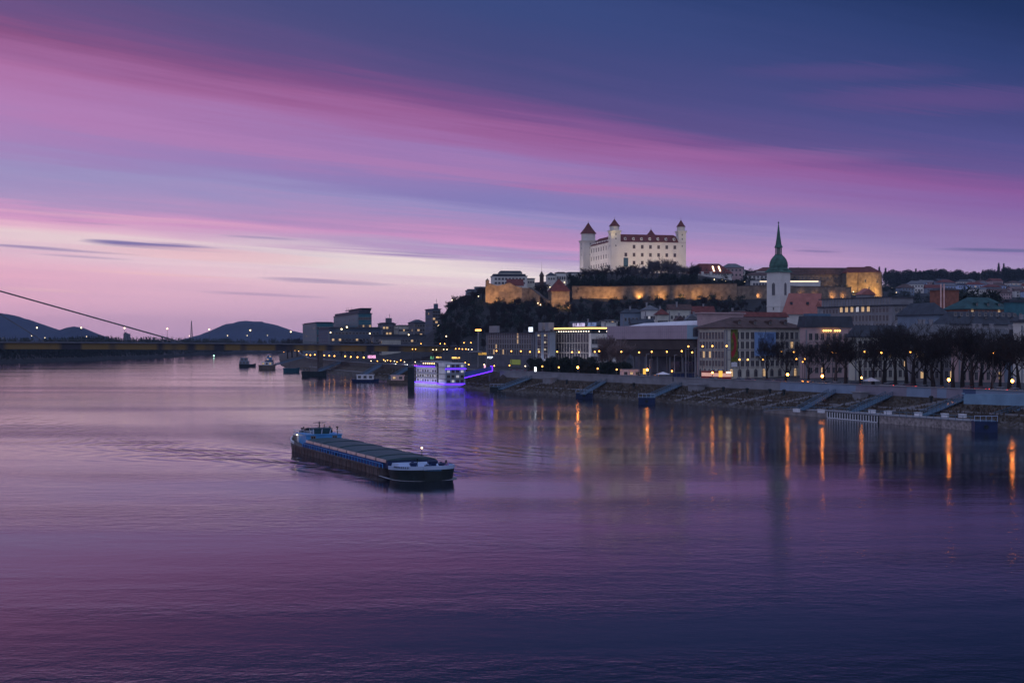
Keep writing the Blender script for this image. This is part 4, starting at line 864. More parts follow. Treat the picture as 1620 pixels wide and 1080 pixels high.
tag(link('riverside_woodland', me), 'dark flat wood along the far left bank behind the bridge', 'woodland', kind='stuff')
m = MB(); p = P(303,536,3000)
for dx, dy in ((-2,-2),(2,-2),(2,2),(-2,2)): m.bar((dx,dy,0),(dx*.2,dy*.2,zpy(507.5,3000)-p.z),.4,4)
for kk in range(9): z = kk*4.2; s2 = 2*(1-kk/11); m.bar((-s2,-s2,z),(s2*.85,-s2*.85,z+4),.25,4); m.bar((s2,-s2,z),(-s2*.85,-s2*.85,z+4),.25,4)
tag(m.build('radio_mast', M['pole'], None, (p.x,p.y,p.z)), 'thin lattice radio mast standing against the pink sky behind the bridge', 'mast')
m = MB(); p = P(197,537,2600); m.box(0,7,0,7,-6,zpy(527,2600)-p.z); m.box(2.4,4.6,0,5,zpy(527,2600)-p.z,zpy(527,2600)-p.z+2); m.box(8,11,0,7,-6,zpy(527,2600)-p.z-1); tag(m.build('distant_tower_block', M['dgrey'], None, (p.x-2,p.y,p.z)), 'squat twin tower block on the flat left bank horizon', 'building')
# ------------------------------------------------------------------ bridge
def bX(px): return (px-810)/F*bYd(px)
def bYd(px): return 850+ (px+20)*.105
A = Vector((bX(-320), bYd(-320), 0)); B = Vector((bX(800), bYd(800), 0)); bd = (B-A); bl_ = bd.length; bang = math.atan2(bd.y, bd.x)
br = thing('road_bridge', 'long low road bridge with girder painted with yellow light crossing the whole left of the river', 'bridge', (A.x,A.y,0), bang)
def deckz(t): return 20.3-3.2*t*t   # t 0..1 along
seg = 40; dk = MB(); gr = MB(); rl_ = MB()
for i in range(seg):
    t0, t1 = i/seg, (i+1)/seg; x0, x1 = bl_*t0, bl_*t1; z0, z1 = deckz(t0), deckz(t1)
    dk.hexa([(x0,-9,z0-.9),(x1,-9,z1-.9),(x1,9,z1-.9),(x0,9,z0-.9)], [(x0,-9,z0),(x1,-9,z1),(x1,9,z1),(x0,9,z0)])
    gr.hexa([(x0,-6,z0-4.6),(x1,-6,z1-4.6),(x1,6,z1-4.6),(x0,6,z0-4.6)], [(x0,-7.4,z0-.904),(x1,-7.4,z1-.904),(x1,7.4,z1-.904),(x0,7.4,z0-.904)])
    for s2 in (-8.9,8.9): rl_.bar((x0,s2,z0+1.1),(x1,s2,z1+1.1),.09,4); rl_.bar((x0,s2,z0),(x0,s2,z0+1.1),.08,4)
dk.build('deck', M['dgrey'], br); rl_.build('railing', M['pole'], br)
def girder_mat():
    m = mat('girder_painted_light', (.3,.2,.07), .7, .3, .05)  # yellow pools and dark gaps paint lamplight along the girder
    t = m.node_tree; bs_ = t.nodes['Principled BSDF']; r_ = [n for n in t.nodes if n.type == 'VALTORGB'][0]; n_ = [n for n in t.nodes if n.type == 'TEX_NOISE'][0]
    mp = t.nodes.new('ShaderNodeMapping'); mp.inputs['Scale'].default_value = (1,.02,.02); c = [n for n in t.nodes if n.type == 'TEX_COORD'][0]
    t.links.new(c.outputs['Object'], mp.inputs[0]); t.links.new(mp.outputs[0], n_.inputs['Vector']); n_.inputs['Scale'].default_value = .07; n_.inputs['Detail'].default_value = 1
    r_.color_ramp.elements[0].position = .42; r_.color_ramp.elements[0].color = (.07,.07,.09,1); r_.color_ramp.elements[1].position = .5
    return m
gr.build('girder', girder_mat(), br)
for k, px in enumerate((505, 690)):
    t = (Vector((bX(px), bYd(px), 0))-A).length; m = MB(); m.box(-1.1,1.1,-5,5,-2,deckz(t/bl_)-4.6); m.build('pier', M['concdk'], br, (t,0,0))
c = MB(); t1 = (Vector((bX(288), bYd(288), 0))-A).length; t0 = (Vector((bX(-320), bYd(-320), 0))-A).length
def on_line(px): return (Vector((bX(px), bYd(px), 0))-A).length
xa, xb = on_line(0), on_line(287); za = zpy(460.5, bYd(0)); zb2 = deckz(xb/bl_)
sl_ = (za-zb2)/(xa-xb); c.bar((xb,0,zb2),(xb-bl_*.35,0,zb2-sl_*bl_*.35),.5,6); c.build('stay_cable', M['pole'], br)
c = MB(); xc = on_line(70); zc2 = deckz(xc/bl_); za2 = zpy(497, bYd(0)); sl_ = (za2-zc2)/(on_line(0)-xc); c.bar((xc,0,zc2),(xc-bl_*.2,0,zc2-sl_*bl_*.2),.3,6); c.build('stay_cable', M['pole'], br)
# ------------------------------------------------------------------ lamps
GL = MB(); GL.lathe([(.08,-1),(.62,-.75),(1,0),(.62,.75),(.08,1)], 8); GLm = {k: GL.mesh('globe', M[k]) for k in ('lamp','lampo','lampw')}
PM = {}
def pole_mesh(h, arm):
    k = (round(h), arm)
    if k not in PM:
        m = MB(); m.bar((0,0,-.6),(0,0,round(h)),.13,5,.08)
        if arm: m.bar((0,0,round(h)-.1),(arm,0,round(h)+.1),.06,4)
        PM[k] = m.mesh('pole', M['pole'])
    return PM[k]
def lamp(x, y, z, h, label, group, mt='lamp', r=.4, name='street_lamp', double=0):
    h = max(1.5, h); o = thing(name, label, 'street lamp', (x,y,z), 0, group)
    pm = link('pole', pole_mesh(h, double), o); pm.scale = (1,1,h/round(h))
    link('globe', GLm[mt], o, (0,0,h+r*.6), 0, (r,r,r))
    if double: link('globe', GLm[mt], o, (double,0,h+r*.6), 0, (r,r,r))
    return o
for i, (px, py) in enumerate([(58.5,519),(128.5,519),(197,519.5),(264.7,520.5),(331,521.5),(396,523),(460,525.5),(523,526.5),(585,528),(646.5,530),(706,532.5),(762,533.5)]):
    Y = bYd(px)-3; X = (px-810)/F*Y; z = deckz(on_line(px)/bl_); lamp(X, Y, z, zpy(py, Y)-z, ordn(i)+' lamp from the left on the bridge deck', 'lamps on the bridge', 'lampw', .42)
for i, (px, py) in enumerate([(858,580),(884,581.5),(914,582),(945.5,583.5),(975.6,585),(1024,586),(1063,587.5),(1127,590),(1246,593.5),(1301,596),(1363,598),(1501,602),(1601.5,604)]):
    Y = quayY(px)+2.2; X = (px-810)/F*Y; big = px in (914,1024,1246,1301,1501,1601.5,1127,1363)
    lamp(X, Y, 6.6, zpy(py, Y)-6.6, ordn(i)+' orange globe lamp from the left along the river wall', 'orange lamps along the river wall', 'lampo' if big else 'lamp', .4 if px in (1024,1501,1601.5,1301,914,1246) else .27)
tall = [(785.5,555.5),(809,556),(824,556),(838.5,557),(852.5,557),(881.5,557),(905,557.5),(916,557.5),(941,557),(948,556),(983,557),(1011,558),(1031,557),(1055,557),(1078.5,556),(1089,548.5),(1095,558),(1111.5,548.5),(1127,548),(1149.5,548),
        (1170,569.5),(1183,569.5),(1207,569.5),(1235.7,557.5),(1255.7,557.5),(1260,568.5),(1270,573),(1273,568.5),(1317,558.5),(1322.5,558),(1368,557),(1394.5,558.5),(1440,557.5),(1571,559)]
for i, (px, py) in enumerate(tall):
    d = 12+(i*5 % 11) if px < 1190 or px > 1290 else 34; Y = quayY(px)+d; X = (px-810)/F*Y
    lamp(X, Y, 6.6, zpy(py, Y)-6.6, ordn(i)+' tall lamp from the left in the row along the riverside road', 'tall lamps along the riverside road', 'lamp', .27)
wl_ = [(449,559.5),(460,560),(466.5,560),(472.5,561),(485,561.5),(491,562),(498,561.5),(513,562.5),(521,563),(529,563.5),(546,564),(555,565),(565.5,565.5),(575.5,566)]
for i, (px, py) in enumerate(wl_):
    Y = quayY(px)+3; X = (px-810)/F*Y; lamp(X, Y, gz(X,Y), zpy(py, Y)-gz(X,Y), ordn(i)+' lamp from the left on the quay under the bridge', 'lamps on the quay under the bridge', 'lamp', .42)
mid = [(587,573.5),(597,574),(607,569.5),(609.5,573),(613,570),(618,574),(624,571.5),(628,576),(634,570),(640,576),(652.5,552.5),(666,544),(685,553.5),(696.6,544),(703.5,544),(702,553),(721,552),(731.5,552.5),(741,553),(734,542.5),(745,542.5),(657,573),(736,574),(741.5,577),(766,577),(782,579),(806,578.5),(831,579.5)]
for i, (px, py) in enumerate(mid):
    Y = quayY(px)+(14+(i*7) % 40 if py > 560 else 90+(i*13) % 50); X = (px-810)/F*Y; z = gz(X, Y); hh = zpy(py, Y)-z
    lamp(X, Y, z, hh, ordn(i)+' lamp from the left among the streets between the bridge and the dark office block', 'lamps in the streets behind the violet lit ship', 'lamp' if i % 3 else 'lampw', .26, double=(1.9 if py > 551 and py < 554 else 0))
o = thing('floodlight_mast', 'tall mast with a cluster of bright lamps beside the dark office block', 'lamp mast', (*P(756.5,560,720)[:2], 7)); h = zpy(523,720)-7
m = MB(); m.bar((0,0,-1),(0,0,h),.45,6,.3); m.build('pole', M['conc'], o)
for k in range(4): link('lamp_head', GLm['lamp'], o, (-1.1+.75*k,0,h+.3), 0, (.42,.42,.42))
m = MB(); m.lathe([(2.6,0),(3.4,.5),(3.4,1.2)], 14); m.build('platform', M['conc'], o, (-1.2,0,h*.38)); 
for i, (px, py) in enumerate([(715,475),(719,474.5),(734,473),(757,469),(769,472),(781.5,473),(828,473),(836,474),(847,455.5),(853,456),(855.5,457.5),(865,455),(870,454.5),(851,480),(855,482.5),(893,447),(921.5,436),(954.5,436),(1048.5,437.5),(1036,449),(985,450),(1091,440),(1107,452),(1130,442.5),(1143,443),(1148,445),(1178.5,446),(902,484),(1395,450),(1400,451.5),(1406,453.5),(1411,455.5),(1418,463),(1484.5,440.5),(1504.5,439),(1350,474),(1197,446)]):
    X, Y, z = ground_hit(px, py, 3.2, 950 if px < 1200 else 1150)
    if Y > 1130 and px < 1120: Y = 1080; X = (px-810)/F*Y; z = gz(X, Y)
    lamp(X, Y, z, zpy(py, Y)-z if zpy(py, Y)-z > 1 else 3, ordn(i)+' small lamp from the left on the castle hill and its ridge', 'small lamps on the castle hill', 'lampw', .36 if i not in (28,29,30) else .8, 'path_lamp')
# white floodlights on the slope under the slab tower
for i, px in enumerate((683,687,690,694)):
    X, Y, z = ground_hit(px, 516+(i % 2), 2.5, 850); lamp(X, Y, z, 3, ordn(i)+' glaring white floodlight from the left below the slab tower', 'white floodlights below the slab tower', 'lampw', .7, 'floodlight')
X, Y, z = ground_hit(690, 516, 2.5, 850); spot('slope_floodlight', X, Y-3, z+5, X-24, Y-45, 8, 60000, (.8,.75,1), 50)
# ------------------------------------------------------------------ river wall, gangways, pontoons
Xa = [(px, quayY(px)) for px in range(792, 1660, 12)]
wl = thing('river_wall', 'long pale concrete flood wall along the top of the river bank', 'wall', (0,0,0)); pc = [M['conc'], mat('wall_panel_blue', (.24,.32,.44), .7, .15, .3), mat('wall_panel_mauve', (.26,.24,.3), .7, .2, .3), mat('wall_panel_dark', (.06,.1,.2), .7, .2, .3)]
pat = lambda px: 0 if px < 1230 else (1 if px < 1350 else (2 if px < 1440 else (1 if px < 1465 else (2 if px < 1478 else (1 if px < 1498 else (2 if px < 1518 else (3 if px < 1545 else 1)))))))
m = MB()
for i, (p, q) in enumerate(zip(Xa, Xa[1:])):
    x0, y0, x1, y1 = quayX(p[1])-.3, p[1], quayX(q[1])-.3, q[1]
    m.hexa([(x0,y0,3.2),(x1,y1,3.2),(x1+.7,y1,3.2),(x0+.7,y0,3.2)], [(x0+.15,y0,7.6),(x1+.15,y1,7.6),(x1+.7,y1,7.6),(x0+.7,y0,7.6)], pat(p[0]))
m.build('wall_panels', pc, wl)
m = MB()
for p, q in zip(Xa, Xa[1:]):
    x0, y0, x1, y1 = quayX(p[1])-.3, p[1], quayX(q[1])-.3, q[1]
    m.hexa([(x0-.1,y0,7.604),(x1-.1,y1,7.604),(x1+.9,y1,7.604),(x0+.9,y0,7.604)], [(x0-.1,y0,7.85),(x1-.1,y1,7.85),(x1+.9,y1,7.85),(x0+.9,y0,7.85)])
m.build('coping', M['conc'], wl)
wl2 = thing('quay_wall', 'low pale quay edge on the far part of the bank beyond the violet lit ship', 'wall', (0,0,0)); m = MB()
Yq = [612+20*k for k in range(60)]
for y0, y1 in zip(Yq, Yq[1:]):
    x0, x1 = quayX(y0)-.2, quayX(y1)-.2; m.hexa([(x0,y0,3.6),(x1,y1,3.6),(x1+1.6,y1,3.6),(x0+1.6,y0,3.6)], [(x0,y0,7.1),(x1,y1,7.1),(x1+1.6,y1,7.1),(x0+1.6,y0,7.1)])
m.build('masonry', M['concdk'], wl2); m = MB()
for y0, y1 in zip(Yq, Yq[1:]):
    x0, x1 = quayX(y0)-.2, quayX(y1)-.2; m.hexa([(x0-.1,y0,7.104),(x1-.1,y1,7.104),(x1+1.7,y1,7.104),(x0+1.7,y0,7.104)], [(x0-.1,y0,7.4),(x1-.1,y1,7.4),(x1+1.7,y1,7.4),(x0+1.7,y0,7.4)])
m.build('coping', M['conc'], wl2)
def gangway(p0, p1, wdt, label, group='metal gangways down to the water'):
    a = Vector(p0); b_ = Vector(p1); o = thing('gangway', label, 'gangway', p0, 0, group); d = b_-a; n_ = Vector((d.y,-d.x,0)).normalized()*wdt/2
    m = MB(); zz = Vector((0,0,.25)); m.hexa([-n_,d-n_,d+n_,n_], [-n_+zz,d-n_+zz,d+n_+zz,n_+zz]); m.build('deck', M['metal'], o)
    for s2 in (-1,1):
        m = MB(); e = n_*s2*.96; up = Vector((0,0,1.25)); m.bar(e+up,d+e+up,.1,4); m.bar(e+up*.6,d+e+up*.6,.07,4); nn = max(3, int(d.length/2.2))
        for k in range(nn+1): m.bar(e+d*k/nn,e+d*k/nn+up,.07,4)
        m.build('handrail', M['metal'], o)
    return o
m = MB(); Yp_ = [300+12*k for k in range(60)]
for y0, y1 in zip(Yp_, Yp_[1:]):
    a0, a1 = bankX(y0)+(quayX(y0)-bankX(y0))*.5, bankX(y1)+(quayX(y1)-bankX(y1))*.5; z0, z1 = gz(a0, y0)+.3, gz(a1, y1)+.3
    m.hexa([(a0,y0,z0-1),(a1,y1,z1-1),(a1+1.6,y1,z1-1),(a0+1.6,y0,z0-1)], [(a0,y0,z0),(a1,y1,z1),(a1+1.6,y1,z1),(a0+1.6,y0,z0)])
struct(m.build('river_path', M['conc']))
for i, px in enumerate((870,1140,1180,1236,1300,1392,1500)):
    Yx = quayY(px)-2; xq, xb_ = quayX(Yx)-1, bankX(Yx)+4; m = MB(); ns_ = 14
    for k in range(ns_):
        x = xq+(xb_-xq)*k/ns_; x2 = xq+(xb_-xq)*(k+1)/ns_; z = gz((x+x2)/2, Yx)+.35; m.box(x2-xq,x-xq,-.9,.9,z-1.2,z)
    tag(m.build('bank_steps', M['conc'], None, (xq,Yx,0)), ordn(i)+' concrete stair from the left down the stony bank', 'steps', 'concrete stairs on the bank')
def quay_pt(px, dz=4.9, off=-1.0): Y = quayY(px); return (quayX(Y)+off, Y, dz)
gw = [(1416,1345,656.5,'gangway sloping from the wall to the stone quay left of the middle'),(1531,1462,660,'gangway reaching the textured quay near the dark blue wall panel'),
      (1655,1577,664,'rightmost gangway leading down to the dark blue pontoon'),(1322,1268,651,'short gangway above the tapering end of the quay'),
      (1080,1024,632,'long blue gangway above the right small blue pontoon'),(962,922,624,'blue gangway above the left small blue pontoon'),(842,792,615,'gangway just right of the violet lit ship')]
for px0, px1, py1, lb in gw:
    Yw = 45000/(py1-540+7); gangway(quay_pt(px0), ((px1-810)/F*Yw, Yw, 1.5), 2.0, lb)
for px0, px1, py1, lb in [(470,432,582,'gangway from the far quay to the rounded riverboat'),(540,505,592,'gangway from the far quay to the unlit black barge'),(604,572,601,'gangway from the quay to the small white roofed boat'),(650,618,605,'gangway from the quay to the pink railed boat')]:
    Yq_ = quayY(px0) if px0 > 500 else 1240; Yw = 45000/(py1-540); gangway((quayX(Yq_)-.6, Yq_, 6.2), ((px1-810)/F*Yw, Yw+2, 1.8), 2.4, lb)
qz = [(1208,652,.3),(1245,655.5,1.3),(1308,660.5,1.6)]
def quay_seg(label, pts, mt, name='stone_quay', railing=False, top=None):
    P0 = [((px-810)/F*45000/(py-540), 45000/(py-540), h) for px, py, h in pts]; o = thing(name, label, 'quay', (P0[0][0],P0[0][1],0)); ox, oy = P0[0][0], P0[0][1]; m = MB(); c = MB()
    for (x0,y0,h0),(x1,y1,h1) in zip(P0, P0[1:]):
        x0 -= ox; x1 -= ox; y0 -= oy; y1 -= oy
        m.hexa([(x0,y0,-1),(x1,y1,-1),(x1+4.5,y1+1.5,-1),(x0+4.5,y0+1.5,-1)], [(x0,y0,h0),(x1,y1,h1),(x1+4.5,y1+1.5,h1),(x0+4.5,y0+1.5,h0)])
        c.hexa([(x0-.15,y0-.1,h0+.004),(x1-.15,y1-.1,h1+.004),(x1+4.6,y1+1.5,h1+.004),(x0+4.6,y0+1.5,h0+.004)], [(x0-.15,y0-.1,h0+.25),(x1-.15,y1-.1,h1+.25),(x1+4.6,y1+1.5,h1+.25),(x0+4.6,y0+1.5,h0+.25)])
    m.build('wall', mt, o); c.build('deck', top or M['conc'], o)
    (x0,y0,h0),(x1,y1,h1) = P0[0], P0[-1]; x0 -= ox; x1 -= ox; y0 -= oy; y1 -= oy; nn = int(math.hypot(x1-x0, y1-y0)/1.2)
    if railing:
        rr2 = MB()
        for k in range(nn+1): t = k/nn; rr2.box(x0+(x1-x0)*t-.2-.12,x0+(x1-x0)*t-.2+.12,y0+(y1-y0)*t-.1,y0+(y1-y0)*t+.1,.15,h0-.1)
        rr2.bar((x0-.2,y0,.1),(x1-.2,y1,.1),.14,4); rr2.build('fender_bars', M['wbrd'], o)
    hr_ = MB()
    for k in range(0, nn+1, 2): t = k/nn; hr_.bar((x0+(x1-x0)*t+.2,y0+(y1-y0)*t,h0+(h1-h0)*t),(x0+(x1-x0)*t+.2,y0+(y1-y0)*t,h0+(h1-h0)*t+1.2),.06,4)
    hr_.bar((x0+.2,y0,h0+1.2),(x1+.2,y1,h1+1.2),.06,4); hr_.build('handrail', M['metal'], o)
    return o
chk = mat('patterned_stone', (.38,.34,.33), .9, .6, 1.2, bump=.3)
quay_seg('tapering stone quay at the left of the long landing stage', qz, mat('plain_quay_stone', (.3,.27,.26), .9, .35, .6))
quay_seg('dark landing stage with a comb of white bars, middle of the long quay', [(1310,661,1.7),(1389,668.5,1.7)], M['hullb'], 'landing_stage', True)
quay_seg('long patterned stone quay between the barred stage and the navy pontoon', [(1391,669,1.8),(1470,675,1.9),(1540,681.5,2.0)], chk)
for i, (px, py) in enumerate([(1247,652),(1286,653.5),(1367,654),(1392,656),(1440,659),(1482,661),(1510,662)]):
    Y = 45000/(py+13-540); X = (px-810)/F*Y+2.5; m = MB(); m.box(-1.4,1.4,-.8,.8,0,1.3); m.box(-1.5,1.5,-.9,.9,1.304,1.45)
    for k in range(3): m.box(-1.1+.8*k,-.6+.8*k,-.83,-.8,.3,1.0)
    lk_ = m.build('deck_locker', M['wbrd'], None, (X,Y+2,2.08), R(-60)); lk_.scale = (.6,.6,.6); tag(lk_, ordn(i)+' white deck locker from the left on the long quay', 'locker', 'white lockers on the long quay')
def pontoon(px0, px1, py, h, label, mt):
    Y = 45000/(py-540); X0, X1 = (px0-810)/F*Y, (px1-810)/F*Y; o = thing('pontoon', label, 'pontoon', (X0,Y,0), R(-8)); W = X1-X0
    m = MB(); m.box(0,W,0,4,-.8,h); m.box(-.1,W+.1,-.1,4.1,h-.35,h-.2); m.build('hull', mt, o)
    m = MB(); m.box(.2,W-.2,.2,3.8,h,h+.12); m.build('deck', M['metal'], o)
    m = MB()
    for k in range(5): m.bar((W*k/4,.1,h),(W*k/4,.1,h+1.2),.06,4)
    m.bar((0,.1,h+1.2),(W,.1,h+1.2),.06,4); m.build('handrail', M['paleb'], o)
    m = MB(); m.lathe([(.5,-.2),(.5,.2)], 10); f = m.build('tyre_fender', M['hullb'], o, (W*.5,-.25,h*.5)); f.rotation_euler = (R(90),0,0)
pontoon(1542,1577,683.5,2.4,'navy blue pontoon at the right end of the long quay', M['blued'])
pontoon(1010,1036,640,2.2,'small navy pontoon at the foot of the right blue gangway', M['blued'])
pontoon(911,937,630,1.9,'small navy pontoon at the foot of the left blue gangway', M['blued'])
pontoon(775,800,618.5,1.7,'dark floating stage right of the violet lit ship', M['hullb'])
# pale concrete shelters on the slope
for i, (px, w_) in enumerate([(871,16),(1100,15),(1362,9)]):
    Y = quayY(px)-4; X = quayX(Y)-4; m = MB(); m.box(0,w_*.35,0,3,-1,2.0); m.box(-.3,w_*.35+.3,-.3,3.3,2.004,2.3); tag(m.build('wall_buttress', M['conc'], None, (X-1,Y,3.6), R(-60)), ordn(i)+' pale concrete landing from the left against the foot of the river wall', 'landing', 'concrete landings at the river wall')
# bollards
for i, px in enumerate((880,905,950,1010,1153,1191,1227,1249,1480,1541)):
    Y = quayY(px)-3; X = quayX(Y)-3.4; m = MB(); m.lathe([(.4,-.8),(.4,.9),(.6,1.0),(.6,1.3),(.3,1.5)], 8); tag(m.build('mooring_bollard', M['hullb'], None, (X,Y,gz(X,Y)+.2)), ordn(i)+' dark mooring bollard from the left below the river wall', 'bollard', 'mooring bollards on the bank')
# stones along the waterline
st = MB(); rnd = random.Random(3)
for _ in range(2600):
    Y = 300+rnd.random()**1.3*620; x = bankX(Y)+rnd.uniform(-.6,7); r_ = rnd.uniform(.15,.55); z = gz(x, Y)
    vs_ = [(x+r_*rnd.uniform(.6,1.3)*dx, Y+r_*rnd.uniform(.6,1.3)*dy, z+r_*dz*rnd.uniform(.5,1)) for dx, dy, dz in ((-1,-1,-1),(1,-1,-1),(1,1,-1),(-1,1,-1),(-.6,-.6,1),(.6,-.6,1),(.6,.6,1),(-.6,.6,1))]
    st.add(vs_, [(4,5,6,7),(0,1,5,4),(1,2,6,5),(2,3,7,6),(3,0,4,7)])
tag(st.build('bank_stones', mat('riprap_stone', (.16,.15,.15), .9, .5, .8)), 'rough stones strewn along the waterline of the bank', 'stones', kind='stuff')
tf = MB(); rnd = random.Random(5)
for _ in range(9000):
    Y = 300+rnd.random()**1.2*500; q = quayX(Y)-bankX(Y); x = bankX(Y)+rnd.uniform(5,q-1.5); z = gz(x, Y); a = rnd.uniform(0,6.28); r_ = rnd.uniform(.15,.5)
    tf.add([(x-r_*math.cos(a),Y-r_*math.sin(a),z-.1),(x+r_*math.cos(a),Y+r_*math.sin(a),z-.1),(x+rnd.uniform(-.3,.3),Y,z+rnd.uniform(.3,1.1))], [(0,1,2)])
tag(tf.build('dry_grass', mat('dry_grass', (.10,.08,.06), .9, .5, .3)), 'dry brown winter grass on the river bank', 'grass', kind='stuff')
# ------------------------------------------------------------------ cars
def car_meshes(rgb, nm):
    pm_ = mat('car_paint_'+nm, rgb, .3, .05, 1, spec=.6); bm = MB()
    s1 = [(-2.2,.45),(-2.25,.85),(-1.9,1.0),(1.1,1.0),(2.1,.85),(2.25,.5),(2.2,.3),(-2.1,.3)]
    for pts, w_, dst in ((s1,.88,bm),):
        nn = len(pts); dst.add([(x,-w_,z) for x, z in pts]+[(x,w_,z) for x, z in pts], [tuple(range(nn)), tuple(range(nn,2*nn))[::-1]]+[(i,i+nn,(i+1) % nn+nn,(i+1) % nn) for i in range(nn)])
    bm.hexa([(-1.5,-.66,1.46),(.35,-.66,1.46),(.35,.66,1.46),(-1.5,.66,1.46)], [(-1.4,-.6,1.5),(.25,-.6,1.5),(.25,.6,1.5),(-1.4,.6,1.5)])
    cb_ = MB(); cb_.hexa([(-1.95,-.8,1.0),(1.05,-.8,1.0),(1.05,.8,1.0),(-1.95,.8,1.0)], [(-1.5,-.65,1.456),(.35,-.65,1.456),(.35,.65,1.456),(-1.5,.65,1.456)])
    return bm.mesh('body', pm_), cb_.mesh('window_band', M['glass'])
CC = {k: car_meshes(c, k) for k, c in {'silver':(.4,.4,.42),'red':(.3,.02,.02),'white':(.6,.6,.62),'black':(.02,.02,.025),'blue':(.03,.07,.2)}.items()}
wh = MB(); wh.bar((0,-.1,0),(0,.1,0),.33,10); whm = wh.mesh('wheel', M['hullb'])
hl = MB(); hl.box(-.03,.05,-.17,.17,-.08,.08); hlm = hl.mesh('headlight', M['headl']); tlm = hl.mesh('tail_light', M['red'])
cars = [(812,'red',1),(818,'red',0),(824,'silver',0),(832,'red',0),(840,'red',0),(860,'red',0),(655,'silver',0),(640,'white',1),(622,'silver',1),(1012,'white',0),(1040,'silver',1),(1068,'blue',0),(1072,'white',1),(1090,'blue',0),(1100,'black',0),(1130,'red',1),(1170,'silver',0),(1186,'red',0),(1215,'red',0),(1232,'red',0),(1272,'silver',1),(1284,'white',1),(1303,'silver',0),(1325,'white',1),(1350,'black',0),(1402,'silver',0),(1425,'white',0),(1437,'red',0),(1462,'silver',1),(1490,'black',1),(1530,'red',0),(1552,'red',0),(1580,'white',0),(1608,'silver',1)]
for i, (px, cl, toward) in enumerate(cars):
    d = 7.5 if toward else 11; Y = quayY(px)+d+(i % 2)*1.5; X = (px-810)/F*Y; o = thing('parked_car' if not toward else 'moving_car', ordn(i)+' car from the left on the riverside road, %s, %s' % (cl, 'headlights towards us' if toward else 'tail lights towards us'), 'car', (X,Y,6.62), math.atan2(-1,.53) if toward else math.atan2(1,-.53), 'cars on the riverside road')
    o.name = 'car'; link('body', CC[cl][0], o); link('window_band', CC[cl][1], o)
    for x in (-1.35,1.35):
        for y in (-.8,.8): link('wheel', whm, o, (x,y,.33))
    for y in (-.62,.62):
        if toward: link('headlight', hlm, o, (2.26,y,.68))
        link('tail_light', tlm, o, (-2.27,y,.8))
for (px0, px1, pyt, d, mt_, lb, nm) in ((984,1013,584,12,'coam','low pink site cabin behind the river wall, left of the stepped gallery','site_cabin'),(1044,1060,588,13,'wbrd','small white market tent in front of the stepped gallery','market_tent'),(1064,1103,590,12,'blued','long navy site hoarding between gallery and cream palace','hoarding'),(1376,1392,597,13,'wbrd','small white market tent among the bare promenade trees','market_tent')):
    Y = quayY(px1)+d; p = P(px0, 600, Y); W = (px1-px0)/F*Y; h = zpy(pyt, Y)-6.6; o = thing(nm, lb, nm.replace('_', ' '), (p.x,Y,6.6), R(12))
    if nm == 'market_tent':
        m = MB(); m.add([(-.3,-.3,h*.65),(W+.3,-.3,h*.65),(W+.3,4,h*.65),(-.3,4,h*.65),(W/2,2,h)], [(0,1,4),(1,2,4),(2,3,4),(3,0,4),(3,2,1,0)]); m.build('canopy', M[mt_], o)
        m = MB()
        for x in (0,W):
            for y in (0,3.6): m.bar((x,y,-.2),(x,y,h*.65),.07,5)
        m.build('post', M['pole'], o)
    else:
        m = MB(); m.box(0,W,0,2.6 if nm == 'site_cabin' else .15,-.3,h); m.build('wall', M[mt_], o)
        m = MB(); m.box(-.15,W+.15,-.15,2.8 if nm == 'site_cabin' else .3,h+.003,h+.15); m.build('roof' if nm == 'site_cabin' else 'top_rail', M['roofgr'], o)
        if nm == 'site_cabin':
            for k in range(3): link('window', win_mesh(1.0,.9,'l' if k == 1 else 'd'), o, (1.4+k*2.2,-.02,h*.55))
        else:
            for k in range(7): m = MB(); m.bar((0,0,-.2),(0,0,h),.06,4); m.build('post', M['pole'], o, (W*k/6,-.1,0))
# tram near the palace
Yt = quayY(1122)+16; tr = thing('tram', 'red tram with lit windows standing in front of the cream palace corner', 'tram', ((1133-810)/F*Yt,Yt,6.6), math.atan2(1,-.53))
m = MB(); m.box(-7,7,-1.2,1.2,.4,1.5); m.box(-7,7,-1.2,1.2,2.7,3.3); m.build('body', CC['red'][0].materials[0], tr)
m = MB(); m.box(-6.9,6.9,-1.15,1.15,1.5,2.7); m.build('window_band', glass_mat('tram_window', (.5,.4,.3), ((1,.5,.4), .5)), tr)
m = MB(); m.box(-7.1,-7.0,-1,1,2.8,3.2); m.build('front_light', M['lampw'], tr)
# signs
def text(name, body, label, x, y, z, size, mt, rz=0):
    c = bpy.data.curves.new(name, 'FONT'); c.body = body; c.size = size; c.extrude = .08; c.materials.append(mt)
    o0 = bpy.data.objects.new(name, c); COL.objects.link(o0); me = bpy.data.meshes.new_from_object(o0); bpy.data.objects.remove(o0)
    me.materials.clear(); me.materials.append(mt); o = bpy.data.objects.new(name, me); COL.objects.link(o); o.location = (x,y,z); o.rotation_euler = (R(90),0,rz); return tag(o, label, 'sign')
p = P(771,567,655); text('roof_sign_letters', 'POP', 'small white lit letters POP beside the foot of the dark office block', p.x,p.y,p.z,1.35,M['signw'])
def sign(px0, px1, py0, py1, Y, mt, label, seed=1, n=6):
    p = P(px0, py1, Y); o = thing('lit_sign', label, 'sign', (p.x,p.y,gz(p.x,p.y))); W = (px1-px0)/F*Y; hh = (py1-py0)/F*Y; z = p.z-o.location.z
    m = MB(); m.bar((W*.2,.4,-.5),(W*.2,.4,z+hh),.12,4); m.bar((W*.8,.4,-.5),(W*.8,.4,z+hh),.12,4); m.build('post', M['pole'], o)
    glyphs(o, 'sign_letters', mt, 0, W, z, hh, n, 0, 'x', seed)
